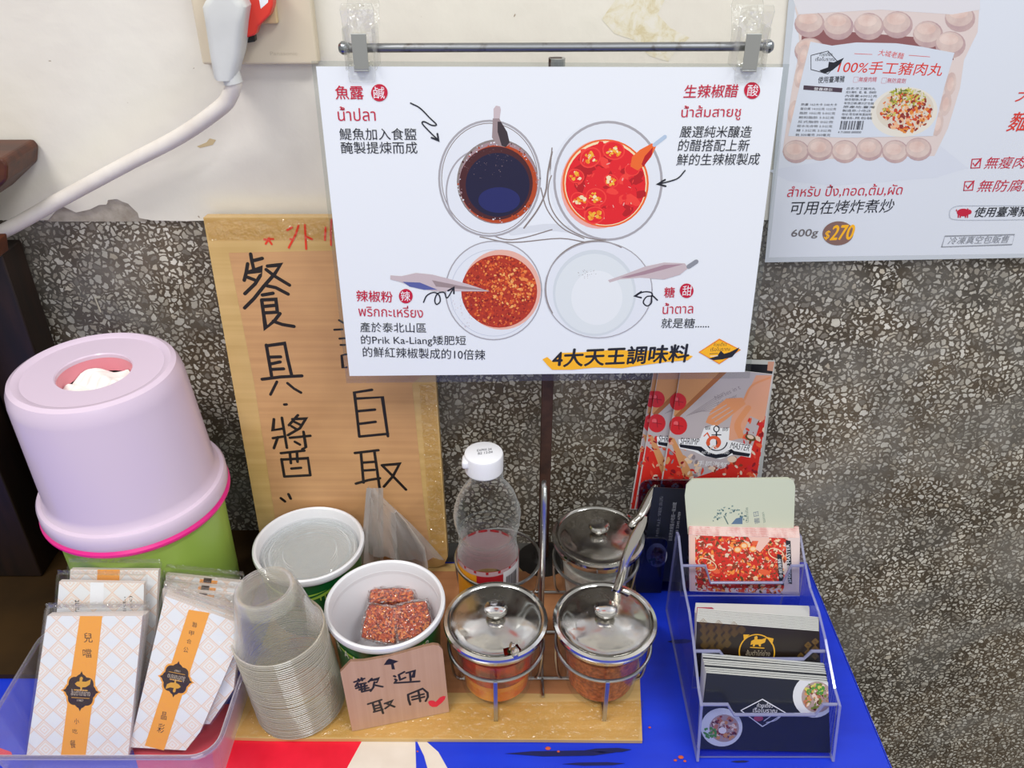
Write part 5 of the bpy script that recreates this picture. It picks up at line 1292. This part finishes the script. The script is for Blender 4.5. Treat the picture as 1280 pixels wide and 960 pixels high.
cards(lambda k: lp_(.2, .4885+k*.0022, .0325, 14-k*.1), 9, lambda k: [(871+k*.2, 777-k*1.9), (1024, 789-k*2.0), (1026, 850), (868, 846)], cbrn, 'dark brown card with gold emblem and diamond pattern in the middle tier', 'brown and gold cards in the middle tier', 'business_card', decB, th=.00218, rlab='dark brown card packed behind the gold emblem card')
pw = mat('card_pale_pink', '#e6d4d6', .45); prd = mat('card_red', '#c8243c', .4)
def decP(S, t):
    g = G(); S.ppoly(g, [(871, 759), (890, 759), (905, 772), (871, 770)], mat('card_rose', '#e05a70', .4)); S.ppoly(g, [(900, 770), (1010, 770), (1004, 776), (896, 776)], prd); g.obj('red_print', t)
cards(lambda k: lp_(.2, .5160+k*.0028, .0325, 10), 7, lambda k: [(869+k*.2, 766-k*1.7), (1012, 771-k*1.9), (1014, 830), (868, 830)], pw, 'pale pink and white card with red strip behind the brown gold cards', 'pink and white cards behind the brown gold cards', 'business_card', decP, th=.00278, rlab='pale pink card packed behind the first pink one')
fr = [mat('print_fr1', '#cf2c22', .4), mat('print_fr2', '#e2603a', .4), mat('print_fr3', '#8c3a24', .4), mat('print_fr4', '#ecc8a0', .4), mat('print_fr5', '#5c4a28', .4), mat('print_fr6', '#f09040', .4), mat('print_fr7', '#d84a38', .4)]
flesh_ = mat('print_skin', '#e2bcae', .4)
def decC(S, t):
    g = G(); ins = lambda u, v: 876+(740-v)*0 < u < 978 and 669 < v < 736 and not (u > 960 and v > 700+ (u-960)*0)
    S.setclip([(862, 669), (1000, 673), (998, 743), (863, 738)]); S.ppoly(g, [(866, 668), (980, 668), (974, 735), (872, 735)], fr[0])
    S.blobs(g, lambda u, v: 862 < u < 986-(v-668)*.12, 1500, (862, 664, 988, 744), fr+[meat[3], fr[0], fr[0], fr[2]], (.9, 3.8), (.25, .8), 7)
    S.ppoly(g, [(862, 668), (869, 668), (869, 742), (862, 742)], flesh_)
    for (u, v) in ((930, 682), (922, 687), (941, 686)): S.ell(g, u, v, 5, 4, fr[5], n=14); S.ell(g, u, v, 3.4, 2.6, fr[3], n=12)
    for (u, v, r_) in ((893, 712, 30), (946, 676, -50), (955, 715, 10)): S.ell(g, u, v, 8, 3.5, fr[1], n=14, rot=r_)
    S.ppoly(g, [(932, 666), (960, 664), (962, 676), (950, 690), (944, 686), (948, 676), (938, 676)], mat('print_hand', '#e6bcb0', .4))
    for (u, v, rx) in ((884, 705, 12), (970, 692, 10)): S.ring(g, u, v, rx, 6, 1.2, fr[3], rot=25)
    g.obj('seafood_photograph', t)
    g = G(); S.ppoly(g, [(971, 692), (977, 694), (980, 732), (974, 730)], ink)
    S.ppoly(g, [(982, 675), (988, 676), (990, 730), (985, 729)], ink)
    S.text(g, 'SHRIMP MASTER', 989, 728, 987, 680, 4.5, wht); S.text(g, '手抓海鮮', 979, 722, 976, 698, 4.5, wht)
    g.obj('dark_lettering', t)
cards(lambda k: lp_(.2, .5665+k*.0017, .0612, 20-k*.5), 8, lambda k: [(861+k*.1, 668-k*1.8), (1000-k*.2, 672-k*1.9), (999, 744), (862, 739)], mat('card_seafood', '#dcc8c4', .4), 'card with red seafood photograph in the raised back tier of the holder', 'seafood photograph cards in the back tier', 'business_card', decC, th=.00168, edgem=noisy('card_red_edge', '#c4503e', '#ecccc4', 130, .5, 0, stops=(.42, .56)), rlab='seafood card packed behind the front one in the back tier')
def decD(S, t):
    g = G(); gg = mat('print_teal', '#4a6a6c', .4)
    S.blobs(g, lambda u, v: 10 < math.hypot(u-912, (v-654)*1.0) < 22 and v < 652, 46, (890, 632, 936, 654), [gg, mat('print_teal2', '#7a9490', .4)], (.8, 1.7))
    S.ppoly(g, [(914, 655), (920, 648), (928, 646), (928, 655)], mat('print_slate', '#5c7894', .4)); S.stroke(g, [(905, 645), (910, 655)], 1.2, gg)
    S.text(g, 'Camille', 936, 653, 935, 634, 4, mat('print_sage', '#8c9c8e', .4)); S.text(g, '書日', 950, 654, 948, 639, 7, mat('print_grey_blue', '#7c8894', .4)); S.text(g, 'tainan', 957, 653, 955, 640, 3.5, mat('print_sage'))
    g.obj('tree_logo', t)
def gpoly(k): return [(856, 620), (858, 606), (865, 600-k*1.5), (985, 598-k), (992, 601), (994, 608), (992, 668), (860, 668)]
cards(lambda k: lp_(.2, .586+k*.003, .0620, 8), 2, gpoly, mat('card_sage', '#ccd2bd', .45), 'pale sage green card with tree logo standing behind the seafood cards', 'pale green cards behind the seafood cards', 'business_card', decD, edgem=mat('card_sage'), th=.001, rlab='second pale sage green card directly behind the tree logo card')

# ================================================================ leaflet holder at the back with flyers
lh = thing('leaflet_holder', 'smoky clear leaflet holder behind the spoons, next to the card holder', 'leaflet holder', (.16, .64, 0))
acd = clear('acrylic_smoky', '#a9adc8', .06, .06, .8, edge='#5a5c88', edge_amt=.3); acde = clear('acrylic_smoky_edge', '#6d70a4', .15, .2, 1, edge='#55588c', edge_amt=1.5)
def plate(name, x0, x1, y, z0_, z1, r_, th=.002):
    pts = [(x0, z0_), (x1, z0_), (x1, z1-r_)]+[(x1-r_+r_*math.cos(R(a)), z1-r_+r_*math.sin(R(a))) for a in (30, 60, 90)]+[(x0+r_-r_*math.sin(R(a)), z1-r_+r_*math.cos(R(a))) for a in (0, 30, 60, 90)]
    g = G(); n = len(pts); A_ = [(x, y, z) for x, z in pts]; B__ = [(x, y+th, z) for x, z in pts]
    g.add(A_, tri2d(pts), acd); g.add(B__, tri2d(pts), acd); g.add(A_+B__, [[i, (i+1) % n, n+(i+1) % n, n+i] for i in range(n)], acde); return g.obj(name, lh)
lx0 = .1235; lx1 = .150
plate('back_panel', .127, .262, .6615, .0012, .116, .010)
plate('front_panel', .122, .1525, .6225, .0012, .075, .006)
simple('side_panel', box(.1205, .1222, .6225, .6615, .0012, .06), acd, lh)
simple('holder_floor', box(.1225, .262, .6250, .6612, .0012, .0028), acd, lh)
# black leaflet
S = lp_(.14, .6275, .0034, 8)
bl_ = thing('black_leaflet', 'black leaflet with a small food bowl standing behind the spoons', 'leaflet', S.O)
g = G(); S.slab(g, [S.px(*p) for p in ((817, 609), (868, 612), (855, 728), (800, 725))], .0008, cblk); g.obj('sheet', bl_)
S.h = .00006; g = G(); bowl(S, g, 821, 694, 13, 15, meat, 50); S.blobs(g, inell(815, 702, 5, 4), 8, (808, 696, 822, 708), [mat('print_herb')], (1, 2.5)); g.obj('food_photograph', bl_)
g = G(); wl = mat('card_dim_white', '#9a9ca4', .4); S.text(g, '台北市大安區小吃街一段30號', 840, 676, 846, 628, 5, wl); S.text(g, 'TEL 02 2345 6789', 846, 676, 851, 640, 3, wl); S.text(g, '地址電話', 823, 672, 829, 620, 4, mat('card_dimmer', '#5c5e68', .4)); g.obj('white_lettering', bl_)
# black flyer at the far back
Sf = lp_(.19, .6735, .0, 0)
def fly(k):
    return Sheet((.19, .6640+k*.0045, .0036), (1, 0, 0), (0, math.sin(R(3)), math.cos(R(3))))
S = fly(4); t = thing('dark_leaflet', 'black and white leaflet edge showing behind the seafood flyers', 'leaflet', S.O)
g = G(); S.slab(g, [S.px(*p) for p in ((880, 448), (969, 451), (950, 612), (860, 612))], .0008, cedge); g.obj('sheet', t)
S.h = .00006; g = G(); S.ppoly(g, [(885, 453), (967, 456), (957, 520), (880, 520)], cblk); S.ppoly(g, [(960, 452), (968, 452), (966, 464), (959, 463)], mat('print_salmon', '#d8a088', .4)); g.obj('dark_print', t)
tom = mat('print_tomato', '#cf2a30', .35); tomd = mat('print_tomato_dark', '#8c1c24', .35); wd = mat('print_board', '#cf9462', .4); wd2 = mat('print_board_dark', '#a8683c', .4); pap = mat('print_newspaper', '#b9b0b4', .4); pap2 = mat('print_news_ink', '#8c8288', .4); forkc = mat('print_fork', '#dc9468', .4); flesh = mat('print_flesh', '#dca084', .4)
def flyer(k, du, dv, label, detail):
    S = fly(k); t = thing('seafood_flyer', label, 'flyer', S.O, 'seafood restaurant flyers in the holder')
    L = lambda pts: [(u+du, v+dv) for u, v in pts]
    cor_ = L([(852, 455), (966, 468), (940, 640), (820, 640)])
    g = G(); S.slab(g, [S.px(*p) for p in cor_], .0007, mat('flyer_paper', '#dccfcc', .35), cedge); g.obj('sheet', t)
    S.h = .00006; g = G(); S.setclip(cor_)
    S.ppoly(g, L([(852, 456), (965, 468), (940, 639), (821, 639)]), pap)
    S.ppoly(g, L([(852, 456), (905, 462), (846, 518), (842, 520)]), wd); S.ppoly(g, L([(903, 462), (911, 463), (846, 524), (843, 520)]), wd2)
    for i in range(7): S.stroke(g, L([(858+i*3, 520-i*1), (905-i*2, 490+i*4)]), .6, pap2)
    S.text(g, 'Nurses in t', *L([(895, 500)])[0], *L([(926, 486)])[0], 6, pap2); S.text(g, 'strike over', *L([(897, 507)])[0], *L([(922, 496)])[0], 5, pap2)
    # red lower half and left rim
    S.ppoly(g, L([(835, 560), (850, 572), (860, 600), (905, 585), (940, 560), (953, 520), (957, 520), (940, 639), (822, 639)]), fr[0])
    S.ppoly(g, L([(836, 545), (843, 548), (875, 610), (868, 618), (856, 600)]), wd)
    S.ppoly(g, L([(945, 455+14), (965, 469), (955, 528), (938, 520), (925, 548), (908, 552), (915, 520), (930, 500)]), flesh)
    S.ppoly(g, L([(888, 514), (908, 498), (928, 497), (932, 505), (908, 524), (895, 533), (882, 528)]), forkc)
    for i in range(3): S.stroke(g, L([(886+i*4, 519+i*4), (908+i*4, 506+i*3.4)]), 1.2, pap)
    S.stroke(g, L([(930, 500), (940, 482), (962, 472)]), 3, forkc, smooth=5); S.stroke(g, L([(926, 545), (922, 530), (935, 510)]), 8, forkc, smooth=4)
    for (u, v, r_) in ((846, 502, 10.5), (846, 532, 11)):
        S.ell(g, u+1, v, r_*.95, r_*1.05, tom, n=22); S.stroke(g, L([(0, 0)]) and [(u+du*0-5, v), (u+6, v+1)], .9, tomd) if False else None
    for (u, v, r_) in ((848, 502, 10), (848, 532, 11)):
        S.ell(g, u+du, v+dv, r_, r_*1.05, tom, n=22); S.ell(g, u+du-3, v+dv-3, r_*.3, r_*.25, mat('print_tom_hi', '#e8646a', .3), n=10)
        S.stroke(g, [(u+du-5, v+dv-1), (u+du+6, v+dv+1)], .8, tomd); S.stroke(g, [(u+du, v+dv-5), (u+du+1, v+dv+5)], .8, tomd)
    ins = lambda u, v: (v-dv) > 590-(u-du-850)*.25 and 830 < (u-du) < 942 or ((u-du) > 935-(v-dv-525)*.2 and (v-dv) > 525 and (u-du) < 958-(v-dv-525)*.15)
    S.blobs(g, ins, 260 if detail else 140, (825+du, 525+dv, 958+du, 638+dv), [fr[0], fr[1], fr[6], fr[2], fr[0], tomd, tom, meat[3]], (1.2, 5), (.3, .8), 7)
    S.blobs(g, lambda u, v: (u-du) < 862-(v-dv-540)*.1 and (v-dv) > 545, 60, (820+du, 545+dv, 866+du, 638+dv), [fr[0], tomd, wd, pap2, flesh, fr[6]], (1.5, 4.5), (.25, .7), 7)
    S.blobs(g, lambda u, v: inell(866+du, 585+dv, 10, 16)(u, v), 18, (854+du, 565+dv, 880+du, 605+dv), [fr[3], meat[3], pap2], (2, 5), (.4, .8), 7)
    S.ell(g, 938+du, 547+dv, 7, 4, fr[4], rot=20, n=14); S.ell(g, 938+du, 546+dv, 4.5, 2.4, meat[3], rot=20, n=12)
    S.ell(g, 915+du, 574+dv, 6, 4, meat[3], n=12)
    g.obj('cover_photograph', t)
    g = G(); S.h += 5e-6
    S.ppoly(g, L([(848, 549), (875, 548), (880, 535), (893, 531), (898, 535), (912, 535), (911, 550), (940, 557), (938, 572), (917, 568), (900, 574), (880, 570), (867, 564), (849, 560)]), wht)
    S.ppoly(g, L([(849, 555), (875, 558), (872, 563), (850, 559)]), ink); S.ppoly(g, L([(914, 563), (938, 567), (936, 571), (916, 568)]), ink)
    S.ppoly(g, L([(868, 560), (876, 558), (885, 565), (895, 568), (905, 566), (914, 561), (918, 564), (908, 571), (895, 573), (882, 570)]), ink)
    S.text(g, 'SHRIMP', *L([(850, 555)])[0], *L([(873, 556)])[0], 8, ink); S.text(g, 'MASTER', *L([(912, 560)])[0], *L([(936, 564)])[0], 8, ink)
    S.text(g, 'EAT BY YOUR HAND', *L([(877, 567.5)])[0], *L([(911, 567.5)])[0], 3.5, wht)
    S.ring(g, 895.5+du, 536+dv, 3.4, 3.6, 1.4, ink, n=16); S.stroke(g, L([(895.5, 540), (896, 560)]), 1.8, ink); S.stroke(g, L([(890, 543.5), (901, 543.5)]), 1.5, ink); S.ring(g, 896+du, 551+dv, 13, 12, 1.6, ink, a0=10, a1=170)
    S.text(g, '蝦', *L([(881, 537.5)])[0], *L([(888, 537)])[0], 5, ink); S.text(g, '師', *L([(903, 539)])[0], *L([(910, 539)])[0], 5, ink)
    S.ring(g, 892+du, 553+dv, 7, 6.5, 4.6, fr[1], a0=-200, a1=70, n=20); S.stroke(g, L([(880, 545), (884, 541), (887, 546)]), 1.6, fr[1]); S.stroke(g, L([(887, 562), (892, 557), (896, 560)]), 1.4, meat[3])
    S.text(g, '手抓海鮮', *L([(871, 582)])[0], *L([(908, 585)])[0], 7, wht)
    g.obj('shrimp_logo', t)
flyer(0, 0, 0, 'front seafood flyer with shrimp and anchor logo behind the green card', True)
flyer(1, -27, -3, 'seafood flyer fanned out to the left just behind the front one', False)
flyer(2, -33, -3, 'seafood flyer leftmost of the fan behind the spoons', False)
